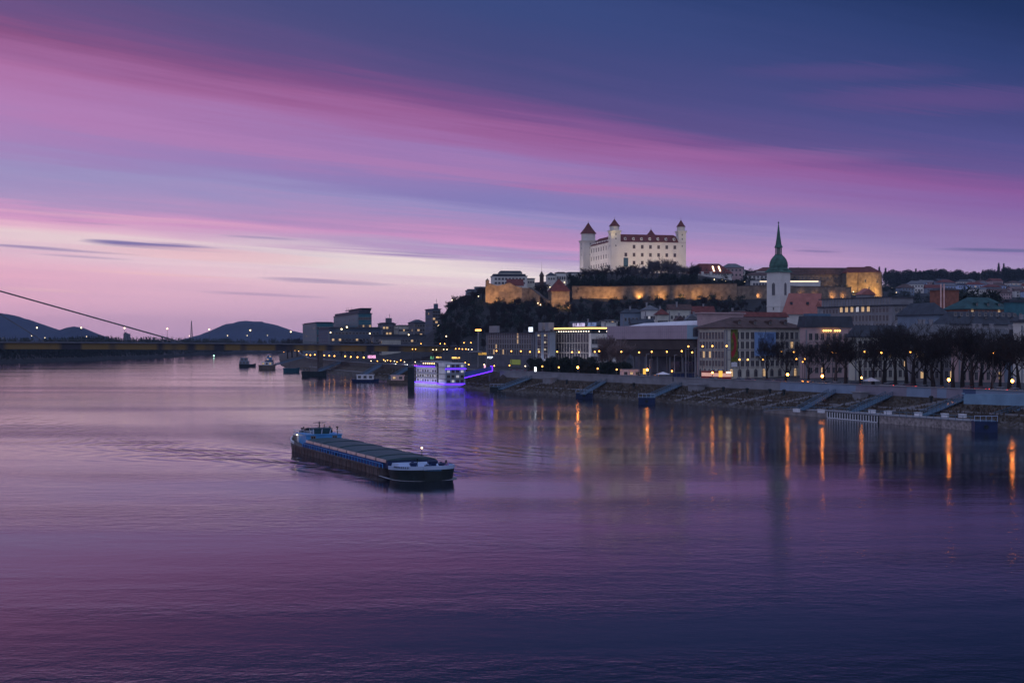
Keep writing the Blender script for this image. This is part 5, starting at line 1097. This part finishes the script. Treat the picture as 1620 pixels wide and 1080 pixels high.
sign(757,770,557.5,561,700,M['yglow'],'long yellow lit sign left of the dark office block',2,7)
sign(582,595,562,566.5,800,M['signp'],'pink lit sign on the quay under the bridge',3,6)
sign(690,699,564,566,720,M['lampy'],'small warm lit sign above the violet lit ship, left one',4,5)
sign(715,728,564.5,567,720,M['lampy'],'long warm lit sign above the violet lit ship, right one',5,7)
sign(681,687,563.5,567.5,700,M['signg'],'small green lit sign left of the warm signs',6,3)
for i, (px, mt, lb) in enumerate(((847,'signw','tall white lit advertising pillar in front of the dark office block'),(767,'signp','small pink lit advertising pillar left of the dark office block'),(1140,'yglow','yellow lit pillar beside the cream palace corner'),(1020,'yglow','small yellow lit kiosk behind the river wall'))):
    Y = quayY(px)+10; X = (px-810)/F*Y; o = thing('advertising_pillar', lb, 'pillar', (X,Y,6.6)); m = MB(); m.box(-.4,.4,-.2,.2,.6,2.9) if i < 2 else m.box(-.6,.6,-.3,.3,1.6,3.6); m.build('lit_panel', M[mt] if i != 1 else em('dim_pink_glow', (1,.5,.75), 1.2), o); m = MB(); m.box(-.3,.3,-.15,.15,-.5,.59 if i < 2 else 1.59); m.build('foot', M['pole'], o)
for i, (px, pyt) in enumerate([(1022.5,560),(1028,568),(1067,561),(1085,552),(1099.5,550)]):
    Y = quayY(px)+6; X = (px-810)/F*Y; m = MB(); m.bar((0,0,-.5),(0,0,zpy(pyt,Y)-6.6),.22,6,.12); m.bar((0,0,zpy(pyt,Y)-6.7),(1.1,.3,zpy(pyt,Y)-6.6),.08,4)
    tag(m.build('flag_pole', M['conc'], None, (X,Y,6.6)), ordn(i)+' pale pole from the left in front of the stepped gallery', 'pole', 'pale poles before the gallery')
m = MB(); Yr = quayY(1620)-2; m.hexa([(-8,0,4.6),(14,-22,4.6),(15,-21,4.6),(-7,1,4.6)], [(-8,0,7.0),(14,-22,7.9),(15,-21,7.9),(-7,1,7.0)]); m.box(-8.2,-7.8,-.3,1,7.0,7.3)
tag(m.build('ramp_parapet', mat('ramp_blue', (.2,.33,.46), .7, .2, .4), None, (quayX(Yr)-8,Yr,0)), 'pale blue ramp parapet climbing at the right edge of the bank', 'parapet')
# ------------------------------------------------------------------ ships
hm2 = M['hull']; t_ = hm2.node_tree; n_ = [q for q in t_.nodes if q.type == 'TEX_NOISE'][0]; c_ = [q for q in t_.nodes if q.type == 'TEX_COORD'][0]
mp_ = t_.nodes.new('ShaderNodeMapping'); mp_.inputs['Scale'].default_value = (1.6,1.6,.35); t_.links.new(c_.outputs['Object'], mp_.inputs[0]); t_.links.new(mp_.outputs[0], n_.inputs['Vector']); n_.inputs['Scale'].default_value = .9; n_.inputs['Detail'].default_value = 8
r_ = [q for q in t_.nodes if q.type == 'VALTORGB'][0]; e_ = r_.color_ramp.elements.new(.52); e_.color = (.13,.115,.125,1); r_.color_ramp.elements[0].color = (.09,.045,.03,1)
# cargo barge: local x to the bow, y to the left
bow = Vector((-11.3, 203.8)); stern = Vector((-37.8, 266.5)); ax = bow-stern; Lb = ax.length; ang = math.atan2(ax.y, ax.x)
bg_ = thing('cargo_barge', 'long loaded river barge with covered hatches, pale blue wheelhouse and black bow, sailing mid river', 'barge', (stern.x,stern.y,0), ang); bg_.scale = (1,1,.88)
def hw(x):  # half width along the hull
    t = x/Lb
    if t < .06: return 3.0+1.75*(t/.06)**.6
    if t > .91: return 4.75*math.sqrt(max(0, 1-((t-.91)/.09)**2.6))*.93+.33
    return 4.75
xs = [0,.8,2,4]+[6+i*3 for i in range(int((Lb-12)/3))]+[Lb-6+.5*i for i in range(12)]+[Lb-.15]
def strip(z0, z1, o0=0, o1=0, xa=0, xb=None, thick=None):
    m = MB(); q = [x for x in xs if x >= xa and (xb is None or x <= xb)]; L0 = []; 
    for x in q: L0.append((x, hw(x)))
    vs_ = []
    for x, h_ in L0: vs_ += [(x,-h_-o0,z0(x)),(x,-h_-o1,z1(x)),(x,h_+o1,z1(x)),(x,h_+o0,z0(x))]
    f_ = []
    for i in range(len(L0)-1): a = 4*i; f_ += [(a,a+4,a+5,a+1),(a+1,a+5,a+6,a+2),(a+2,a+6,a+7,a+3)]
    f_ += [(0,1,2,3), tuple(4*(len(L0)-1)+j for j in (3,2,1,0))]
    m.add(vs_, f_); return m
sheer = lambda x: 1.4+ .45*max(0, (x-Lb*.86)/(Lb*.14))**1.2 + .95*max(0, (Lb*.12-x)/(Lb*.12))**1.3
strip(lambda x: -.6, lambda x: sheer(x), -.25, 0, 0, Lb*.87).build('hull', M['hull'], bg_)
strip(lambda x: -.6, lambda x: sheer(x), -.35, .02, Lb*.84).build('bow_hull', M['hullb'], bg_)
def bulwark(xa, xb, h0, mt, name):
    m = MB(); q = [x for x in xs if xa <= x <= xb]
    for s2 in (-1,1):
        for x0, x1 in zip(q, q[1:]):
            a, b_ = s2*(hw(x0)+.05), s2*(hw(x1)+.05); c2, d2 = s2*(hw(x0)-.15), s2*(hw(x1)-.15)
            m.hexa([(x0,a,sheer(x0)+.003),(x1,b_,sheer(x1)+.003),(x1,d2,sheer(x1)+.003),(x0,c2,sheer(x0)+.003)], [(x0,a*1.01,sheer(x0)+h0),(x1,b_*1.01,sheer(x1)+h0),(x1,d2,sheer(x1)+h0),(x0,c2,sheer(x0)+h0)])
    if xb >= Lb: x = q[-1]; m.box(x-.1,x+.1,-hw(x),hw(x),sheer(x)+.003,sheer(x)+h0)
    m.build(name, mt, bg_)
bulwark(Lb*.87, Lb, .6, M['paleb'], 'bow_bulwark'); bulwark(0, Lb*.1, .5, M['wbrd'], 'stern_bulwark')
m = MB(); m.box(Lb*.9,Lb*.955,-1.5,1.5,sheer(Lb*.95)+.86,sheer(Lb*.95)+.9)
x0h, x1h = 12.0, Lb*.865; nh = 9; hwid = 3.95; zc0, zc1 = 1.3, 2.62
m = MB(); m.box(x0h,x1h,-hwid+.1,hwid-.1,zc0,zc1-.05); m.build('hold_coaming', M['blued'], bg_)
m = MB()
for k in range(int((x1h-x0h)/1.7)): 
    x = x0h+.3+k*1.7
    for s2 in (-1,1): m.box(x-.14,x+.14,min(s2*(hwid-.1),s2*(hwid+.62)),max(s2*(hwid-.1),s2*(hwid+.62)),1.38,zc1-.4)
m.build('coaming_ribs', mat('blue_rib_paint', (.03,.10,.36), .5, .2, 1), bg_)
for s2 in (-1,1):
    m = MB(); m.box(x0h,x1h,s2*(hw(20)-.12)-.04,s2*(hw(20)-.12)+.04,2.1,2.16)
    for k in range(30): x = x0h+(x1h-x0h)*k/29; m.box(x-.04,x+.04,s2*(hw(20)-.12)-.04,s2*(hw(20)-.12)+.04,1.4,2.1)
    m.build('side_railing', M['blue'], bg_)
for k in range(nh):
    xa = x0h+(x1h-x0h)*k/nh; xb = x0h+(x1h-x0h)*(k+1)/nh-.25; lift = .12*(k % 2)
    m = MB(); prf = [(-hwid+.1,zc1)]+[(-hwid*math.cos(t*math.pi/10)*.97, zc1+.5*math.sin(t*math.pi/10)+lift) for t in range(1,10)]+[(hwid-.1,zc1)]
    nn = len(prf); m.add([(xa,y,z) for y, z in prf]+[(xb,y,z) for y, z in prf], [tuple(range(nn))[::-1], tuple(range(nn,2*nn))]+[(i,i+1,i+1+nn,i+nn) for i in range(nn-1)]+[(0,nn,2*nn-1,nn-1)])
    h_ = m.build('hatch_cover', M['hatch'], bg_)
    m = MB()
    for s2 in (-1,1): m.box(xa+.3,xb-.25,min(s2*(hwid-.02),s2*(hwid+.12)),max(s2*(hwid-.02),s2*(hwid+.12)),zc1-.34,zc1+.14)
    m.build('cover_skirt', M['coam'], h_)
# aft accommodation
m = MB(); m.box(2.6,9.6,-3.3,3.3,1.3,3.5); m.box(2.4,9.8,-3.45,3.45,3.5,3.62); dh = m.build('deckhouse', M['blue'], bg_)
m = MB(); m.box(.9,4.4,-3.5,-2.6,1.4,3.3); m.box(.9,2.6,-2.6,3.3,1.4,3.1); m.build('cabin_wall', M['wbrd'], dh)
for k in range(3): link('porthole', win_mesh(.5,.8,'d'), dh, (1.5+1.0*k,-3.52,2.6))
for y in (-2.0,2.0): link('porthole', win_mesh(.7,.7,'d'), dh, (9.62,y,2.9), math.pi/2)
m = MB(); m.hexa([(6.0,-1.5,3.63),(8.0,-1.5,3.63),(8.0,1.5,3.63),(6.0,1.5,3.63)], [(5.8,-1.7,4.65),(8.3,-1.7,4.65),(8.3,1.7,4.65),(5.8,1.7,4.65)]); whs = m.build('wheelhouse', glass_mat('green_wheelhouse_glass', (.05,.1,.09)), bg_)
m = MB(); m.box(5.6,8.6,-1.9,1.9,4.654,4.8); m.build('roof', M['hatch'], whs)
for x, y in ((6,-1.5),(8,-1.5),(8,1.5),(6,1.5),(8,0)): m = MB(); m.bar((x,y,3.63),(x+(.4 if x == 8 else -.2),y*1.1,4.65),.09,4); m.build('mullion', M['wbrd'], whs)
m = MB(); m.bar((6.4,0,4.8),(6.4,0,6.0),.1,5); m.box(6.3,6.5,-1.1,1.1,5.8,5.92); m.bar((6.2,1.0,4.8),(6.2,1.0,5.5),.07,4); m.build('radar_mast', M['hullb'], bg_)
m = MB(); m.bar((9.2,2.6,3.5),(9.2,2.6,5.2),.1,5); m.bar((9.2,2.6,5.2),(9.2,2.6,4.95),.25,6); m.build('signal_mast', M['hullb'], bg_)
m = MB(); m.bar((2.0,-1.6,3.1),(1.2,-1.6,4.7),.12,5); m.bar((1.0,1.5,3.1),(.2,1.5,4.5),.12,5); m.bar((2.0,-1.6,4.4),(5.0,-1.4,4.7),.06,4); m.build('davit', M['hullb'], bg_)
m = MB(); m.hexa([(.9,-1.4,3.15),(3.6,-1.4,3.15),(3.6,.1,3.15),(.9,.1,3.15)], [(.5,-1.7,3.8),(4.2,-1.7,4.7),(4.2,.4,4.7),(.5,.4,3.8)]); m.build('dinghy', M['hullb'], bg_)
sph.build('deck_light', M['lampw'], bg_, (4.6,-3.7,3.3)).scale = (.25,.25,.25)
rl2 = MB()
for (x0,y0,x1,y1) in ((.9,-3.4,4.4,-3.4),(.9,-3.4,.9,3.2),(4.4,-3.3,9.6,-3.3),(9.6,-3.3,9.6,-2.2),(9.6,2.2,9.6,3.3)):
    z0_ = 3.3 if x1 <= 4.4 else 3.62
    for k in range(6): q = k/5; rl2.bar((x0+(x1-x0)*q,y0+(y1-y0)*q,z0_),(x0+(x1-x0)*q,y0+(y1-y0)*q,z0_+.8),.03,4)
    rl2.bar((x0,y0,z0_+.8),(x1,y1,z0_+.8),.035,4)
rl2.build('deck_railing', M['wbrd'], bg_)
for (x, y) in ((3.0,.8),(4.8,2.4),(2.4,-2.2)): m = MB(); m.box(-.5,.5,-.4,.4,0,.7); m.bar((0,0,.7),(0,0,1.3),.18,8); m.build('deck_vent', M['hullb'], bg_, (x,y,3.3 if x < 4.4 else 3.62))
for s2 in (-1,1):
    m = MB(); y_ = s2*4.8
    m.box(5,Lb*.85,min(y_,y_+s2*.1),max(y_,y_+s2*.1),1.12,1.26)
    for k in range(26): x = 6+k*(Lb*.85-7)/25; m.box(x-.03,x+.03,min(y_-s2*.02,y_+s2*.04),max(y_-s2*.02,y_+s2*.04),-.2,1.12)
    m.build('rubbing_strake', M['hullb'], bg_)
for k in range(10): m = MB(); x = 14+k*(Lb*.85-16)/9; m.bar((x-.25,0,0),(x-.25,0,.35),.1,6); m.bar((x+.25,0,0),(x+.25,0,.35),.1,6); m.box(x-.4,x+.4,-.12,.12,-.03,.02); m.build('deck_bollard', M['hullb'], bg_, (0,-4.35,1.42))
# forecastle gear
fz = sheer(Lb*.93)
strip(lambda x: sheer(x)-.2, lambda x: sheer(x)+.02, -.1, -.1, Lb*.87).build('fore_deck', M['blue'], bg_)
m = MB(); m.hexa([(Lb*.868,-3.5,fz-.3),(Lb*.915,-3.3,fz-.3),(Lb*.915,3.3,fz-.3),(Lb*.868,3.5,fz-.3)], [(Lb*.872,-3.3,fz+.75),(Lb*.905,-3.0,fz+.75),(Lb*.905,3.0,fz+.75),(Lb*.872,3.3,fz+.75)]); m.build('breakwater', M['paleb'], bg_)
for (x, y, w_, h_) in ((Lb-4.0,-1.6,.7,1.3),(Lb-4.2,1.4,.9,1.6),(Lb-3.0,2.4,.6,1.2),(Lb-2.3,0,.6,.9)):
    m = MB(); m.bar((x-w_*.6,y,fz+.1),(x-w_*.6,y,fz+h_),w_*.3,8); m.box(x-w_/2,x+w_/2,y-w_/2,y+w_/2,fz,fz+h_*.6); m.bar((x,y-w_*.8,fz+h_*.7),(x,y+w_*.8,fz+h_*.7),w_*.35,8); m.build('winch', M['blued'], bg_)
for (x, y, h_) in ((Lb-8.6,.6,1.3),(Lb-2.8,3.0,1.5),(Lb-5.2,-.6,1.7)): m = MB(); m.bar((x,y,fz),(x,y,fz+h_),.06,5); m.bar((x,y,fz+h_-.5),(x,y,fz+h_),.14,6); m.build('bow_mast', M['hullb'], bg_)
m = MB(); m.bar((x1h-2,2.2,zc1),(x1h-2,2.2,zc1+1.7),.06,5); m.build('light_mast', M['hullb'], bg_)
sph.build('mast_light', M['lampw'], bg_, (x1h-2,2.2,zc1+1.85)).scale = (.3,.3,.34)
m = MB(); x = Lb*.955
for k in range(9): m.box(x-.6+k*.3-.1,x-.6+k*.3+.1,-hw(x-.6+k*.3)-.13,-hw(x-.6+k*.3)-.07,sheer(x)+.35,sheer(x)+.62)
m.build('name_plate', M['blued'], bg_)
fo = MB(); c_a, s_a = math.cos(ang), math.sin(ang); rnd = random.Random(17)
def bw(x, y): return (stern.x+c_a*x-s_a*y, stern.y+s_a*x+c_a*y)
q = [x for x in xs if x > Lb*.8]
for s2 in (-1,1):
    for x0, x1 in zip(q, q[1:]):
        w0_, w1_ = .12+.5*max(0,(x0-Lb*.88)/(Lb*.12))*rnd.uniform(.5,1.2), .12+.5*max(0,(x1-Lb*.88)/(Lb*.12))*rnd.uniform(.5,1.2)
        pts = [bw(x0,s2*(hw(x0)-.3)), bw(x1,s2*(hw(x1)-.3)), bw(x1+.2,s2*(hw(x1)+w1_)), bw(x0+.2,s2*(hw(x0)+w0_))]
        fo.add([(a_[0],a_[1],.03) for a_ in pts], [(0,1,2,3)])
for k in range(520):
    far = rnd.random()**1.8; x = -1-far*70; y = rnd.gauss(0, 2.2+far*6); L_ = rnd.uniform(.15,.9)*(1-.5*far); wv_ = rnd.uniform(.04,.14)
    a_ = bw(x,y); fo.add([(a_[0]-L_,a_[1]-wv_,.03),(a_[0]+L_,a_[1]-wv_*.4,.03),(a_[0]+L_*.7,a_[1]+wv_,.03),(a_[0]-L_*.8,a_[1]+wv_*.7,.03)], [(0,1,2,3)])
for k in range(160):
    t_ = rnd.random(); x = Lb-2-t_*46; y = rnd.choice((-1,1))*(5+(Lb-x)*.27+rnd.gauss(0,.5)); L_ = rnd.uniform(.2,.9); wv_ = rnd.uniform(.03,.1)
    a_ = bw(x,y); fo.add([(a_[0]-L_,a_[1]-wv_,.03),(a_[0]+L_,a_[1]-wv_*.4,.03),(a_[0]+L_*.7,a_[1]+wv_,.03),(a_[0]-L_*.8,a_[1]+wv_*.7,.03)], [(0,1,2,3)])
tag(fo.build('wake_foam', mat('foam', (.30,.32,.38), .9, .3, 1.5)), 'thin pale foam at the bow and in the wake of the sailing barge', 'foam', kind='stuff')
# violet lit hotel ship
Ysh = 620; Xsh = (704-810)/F*Ysh; sh = thing('hotel_ship', 'tall white floating hotel ship outlined with violet neon at the quay', 'ship', (Xsh,Ysh,0), TH); as_, bs2 = 32.6, 10.2
m = MB(); m.hexa([(0.6,0.3,-1),(bs2,0,-1),(bs2,as_,-1),(.6,as_,-1)], [(0,0,1.3),(bs2,0,1.3),(bs2,as_+1,1.3),(0,as_+1,1.3)]); m.build('hull', M['wbrd'], sh)
m = MB(); m.box(.5,bs2-.4,9,as_-.5,1.3,8.6); m.build('cabin_decks', M['wbrd'], sh)
m = MB(); m.box(.2,bs2-.1,.4,9,1.3,10.6); m.build('front_tower', M['wbrd'], sh)
m = MB(); m.box(.6,bs2-.5,.1,.38,1.6,10.2); m.build('front_panel', M['panelb'], sh)
m = MB(); m.box(.15,.19,7,9.02,1.3,10.5); m.build('recess_shade_sheet', M['hullb'], sh)  # black sheet paints the shade of a recess on the tower
for z in (3.6,5.6,8.6): m = MB(); m.box(-.2,bs2,0,as_,z,z+.18); m.build('deck_edge', M['conc'], sh)
for k in range(8):
    for z in (2.6,4.7,6.9): link('window', win_mesh(1.1,.8,'w' if (k*3+int(z)) % 4 == 0 else 'd'), sh, (.48,10.8+k*2.7,z), -math.pi/2)
for k in range(4):
    for z in (2.6,4.7,6.9,9.2): link('window', win_mesh(1.3,1.1,'d' if (k+int(z)) % 3 else 'w'), sh, (1.7+2.2*k,.08,z))
m = MB(); m.box(-.4,-.22,7,as_+1.5,1.5,1.75); m.box(-.4,-.22,0,7,1.2,1.45); m.box(.2,bs2,-.4,-.22,1.2,1.45); m.box(-.4,-.22,10,as_-.5,8.75,9.0); m.box(.2,bs2,-.4,-.22,7.9,8.15); m.build('neon_line', M['neon'], sh)
m = MB()
for k in range(12): m.bar((0.5,10+k*1.9,8.7),(0.5,10+k*1.9,9.9),.06,4)
m.bar((.5,10,9.9),(.5,as_-.5,9.9),.06,4); m.box(.3,bs2-1,12,as_-6,10.9,11.05); m.build('roof_rail', M['wbrd'], sh)
for k in range(6): sph.build('deck_lamp', em('deck_lamp_glow', (1,.6,.25), 5), sh, (.8,13+k*2.3,10.2)).scale = (.5,.5,.5)
lt = bpy.data.lights.new('ship_fill_light', 'AREA'); lt.energy = 700; lt.shape = 'RECTANGLE'; lt.size = 28; lt.size_y = .6; lt.color = (.85,.8,1)  # unseen area light added to whiten the ship's side
lo = bpy.data.objects.new('ship_fill_light', lt); COL.objects.link(lo); lo.parent = sh; lo.location = (-6, as_*.6, .6); lo.rotation_euler = Vector((6.0, 0, 5.0)).to_track_quat('-Z', 'Y').to_euler(); lo.rotation_euler.z += 0
p0 = P(735,598,612); p1 = P(779,587,600)
gs = thing('covered_gangway', 'blue covered walkway edged with violet neon, rising from the ship to the quay', 'gangway', p0); d = p1-p0; n_ = Vector((0,2.2,0)); uz = Vector((0,0,2.6))
m = MB(); m.hexa([Vector((0,0,0)),d,d+n_,n_], [uz,d+uz*.8,d+n_+uz*.8,n_+uz]); m.build('canopy', mat('canopy_blue', (.05,.1,.35), .5, .2, .4), gs)
m = MB(); dz = Vector((0,-.15,.1)); m.bar(dz,d+dz,.16,5); m.bar(d+dz,d+dz+uz*.75,.16,5); m.bar(d+dz+uz*.75,d+dz+uz*.8-Vector((.9,0,0)),.16,5); m.build('neon_line', M['neon'], gs)
m = MB(); m.bar((.5,1,-3.6),(.5,1,0),.3,5); m.bar(d*.9+Vector((0,1,-6)),d*.9+Vector((0,1,0)),.3,5); m.build('support', M['pole'], gs)
# low pleasure boat and mooring tower left of the hotel ship
def boat(name, label, px0, px1, pyw, h_hull, decks, mt, mt2, cat='boat', th=-.0, cab=(.2,.8), lights=0):
    Y = 45000/(pyw-540); X0, X1 = (px0-810)/F*Y, (px1-810)/F*Y; Ln = X1-X0; o = thing(name, label, cat, ((X0+X1)/2,Y,0), th); W = min(7, Ln*.28); hl_ = Ln/2
    m = MB(); prf = [(-1,.55),(-.92,.85),(-.6,1),(.5,1),(.82,.75),(1,.08)]; vs_ = []
    for t, w_ in prf: sh_ = h_hull*(1+.35*max(0,t)**3+.12*max(0,-t)); vs_ += [(t*hl_*.95,-w_*W*.4,-.6),(t*hl_,-w_*W*.5,sh_),(t*hl_,w_*W*.5,sh_),(t*hl_*.95,w_*W*.4,-.6)]
    f_ = [];
    for i in range(len(prf)-1): a = 4*i; f_ += [(a,a+4,a+5,a+1),(a+1,a+5,a+6,a+2),(a+2,a+6,a+7,a+3),(a+3,a+7,a+4,a)]
    f_ += [(0,1,2,3), tuple(4*(len(prf)-1)+j for j in (3,2,1,0))]; m.add(vs_, f_); m.build('hull', mt, o)
    z = h_hull
    for k in range(decks):
        xa, xb = -hl_+Ln*(cab[0]+.06*k), -hl_+Ln*(cab[1]-.08*k); m = MB(); m.box(xa,xb,-W*.38+.2*k,W*.38-.2*k,z+.004,z+2.3); m.box(xa-.4,xb+.4,-W*.42+.2*k,W*.42-.2*k,z+2.3,z+2.5); c = m.build('cabin', mt2, o); nn = max(2, int((xb-xa)/2.2))
        for j in range(nn): link('window', win_mesh(1.2,1.0,'l' if lights and (j+k) % lights == 0 else 'd'), c, (xa+(xb-xa)*(j+.5)/nn,-W*.38+.2*k-.02,z+1.3))
        z += 2.5
    m = MB(); m.bar((-hl_*.2,0,z),(-hl_*.2,0,z+3),.1,5); m.bar((-hl_*.2,-.8,z+2.2),(-hl_*.2,.8,z+2.2),.05,4); m.build('mast', M['pole'], o)
    return o
boat('pleasure_boat', 'low long boat with a pink lit rail just left of the violet lit ship', 612, 646, 607, 1.6, 1, M['wood'], M['coam'], lights=2)
boat('restaurant_boat', 'small white roofed boat moored between the dark barge and the pink railed boat', 556, 600, 604, 1.2, 1, M['blued'], M['wbrd'])
boat('dark_barge', 'unlit black barge moored on the quay under the bridge', 477, 517, 595, 2.6, 1, M['hullb'], M['wood'], 'barge', cab=(.05,.3))
boat('blue_barge', 'flat teal barge moored left of the unlit black barge', 448, 474, 589, 2.6, 0, mat('teal_hull', (.03,.14,.2), .5, .2, .5), M['teal'], 'barge')
boat('lit_riverboat', 'rounded riverboat with a white canopy and two lamps on its bow', 409, 436, 584.5, 3.0, 1, M['wood'], M['wbrd'], lights=2)
boat('blue_houseboat', 'two storey pale blue houseboat behind the rounded riverboat', 419, 433, 576, 3, 2, M['blued'], M['blue'], 'houseboat', lights=2)
boat('houseboat', 'far two storey houseboat farthest out at the left end of the quay', 378, 405, 580, 2.0, 2, M['hullb'], M['blueg'], 'houseboat', cab=(.03,.6))
Y = 618; mt_ = thing('mooring_tower', 'dark square mooring tower against the left end of the violet lit ship', 'tower', ((645-810)/F*Y,Y,0)); m = MB(); m.box(0,2.8,0,3,-1,8.6); m.build('shaft', M['hullb'], mt_); m = MB(); m.box(-.2,3,-.2,3.2,8.604,8.9); m.build('cap', M['concdk'], mt_)
# left bank launch light
Y = 1500; p = P(244,558,Y); tag(GL.build('buoy_light', em('green_buoy_glow', (.5,1,.75), 5), None, (p.x,45000/25,2.0)), 'greenish light at the far bank under the bridge', 'light').scale = (.8,.8,.8)
for i, (px, py) in enumerate([(5,534.5),(50,531.5),(71,534.5),(137,532.5),(299.5,531.5),(360,531),(391,531),(423,531)]):
    Y = 2450; X = (px-810)/F*Y; lamp(X, Y, 3.5, zpy(py, Y)-3.5, ordn(i)+' distant lamp from the left on the flat land beyond the bridge', 'distant lamps beyond the bridge', 'lampw', .6)

# ------------------------------------------------------------------ haze
hm_ = bpy.data.materials.new('evening_haze'); hm_.use_nodes = True; t = hm_.node_tree; t.nodes.clear()
pv = t.nodes.new('ShaderNodeVolumePrincipled'); pv.inputs['Color'].default_value = (.55,.7,1,1); pv.inputs['Density'].default_value = HAZE; pv.inputs['Anisotropy'].default_value = 0.0
ov_ = t.nodes.new('ShaderNodeOutputMaterial'); t.links.new(pv.outputs[0], ov_.inputs['Volume'])
m = MB(); m.box(-12000,12000,-700,9600,-6,172); hz = m.build('haze', hm_); tag(hz, 'thin bluish evening haze over the whole river valley', 'haze', kind='stuff'); hz['kind'] = 'stuff'
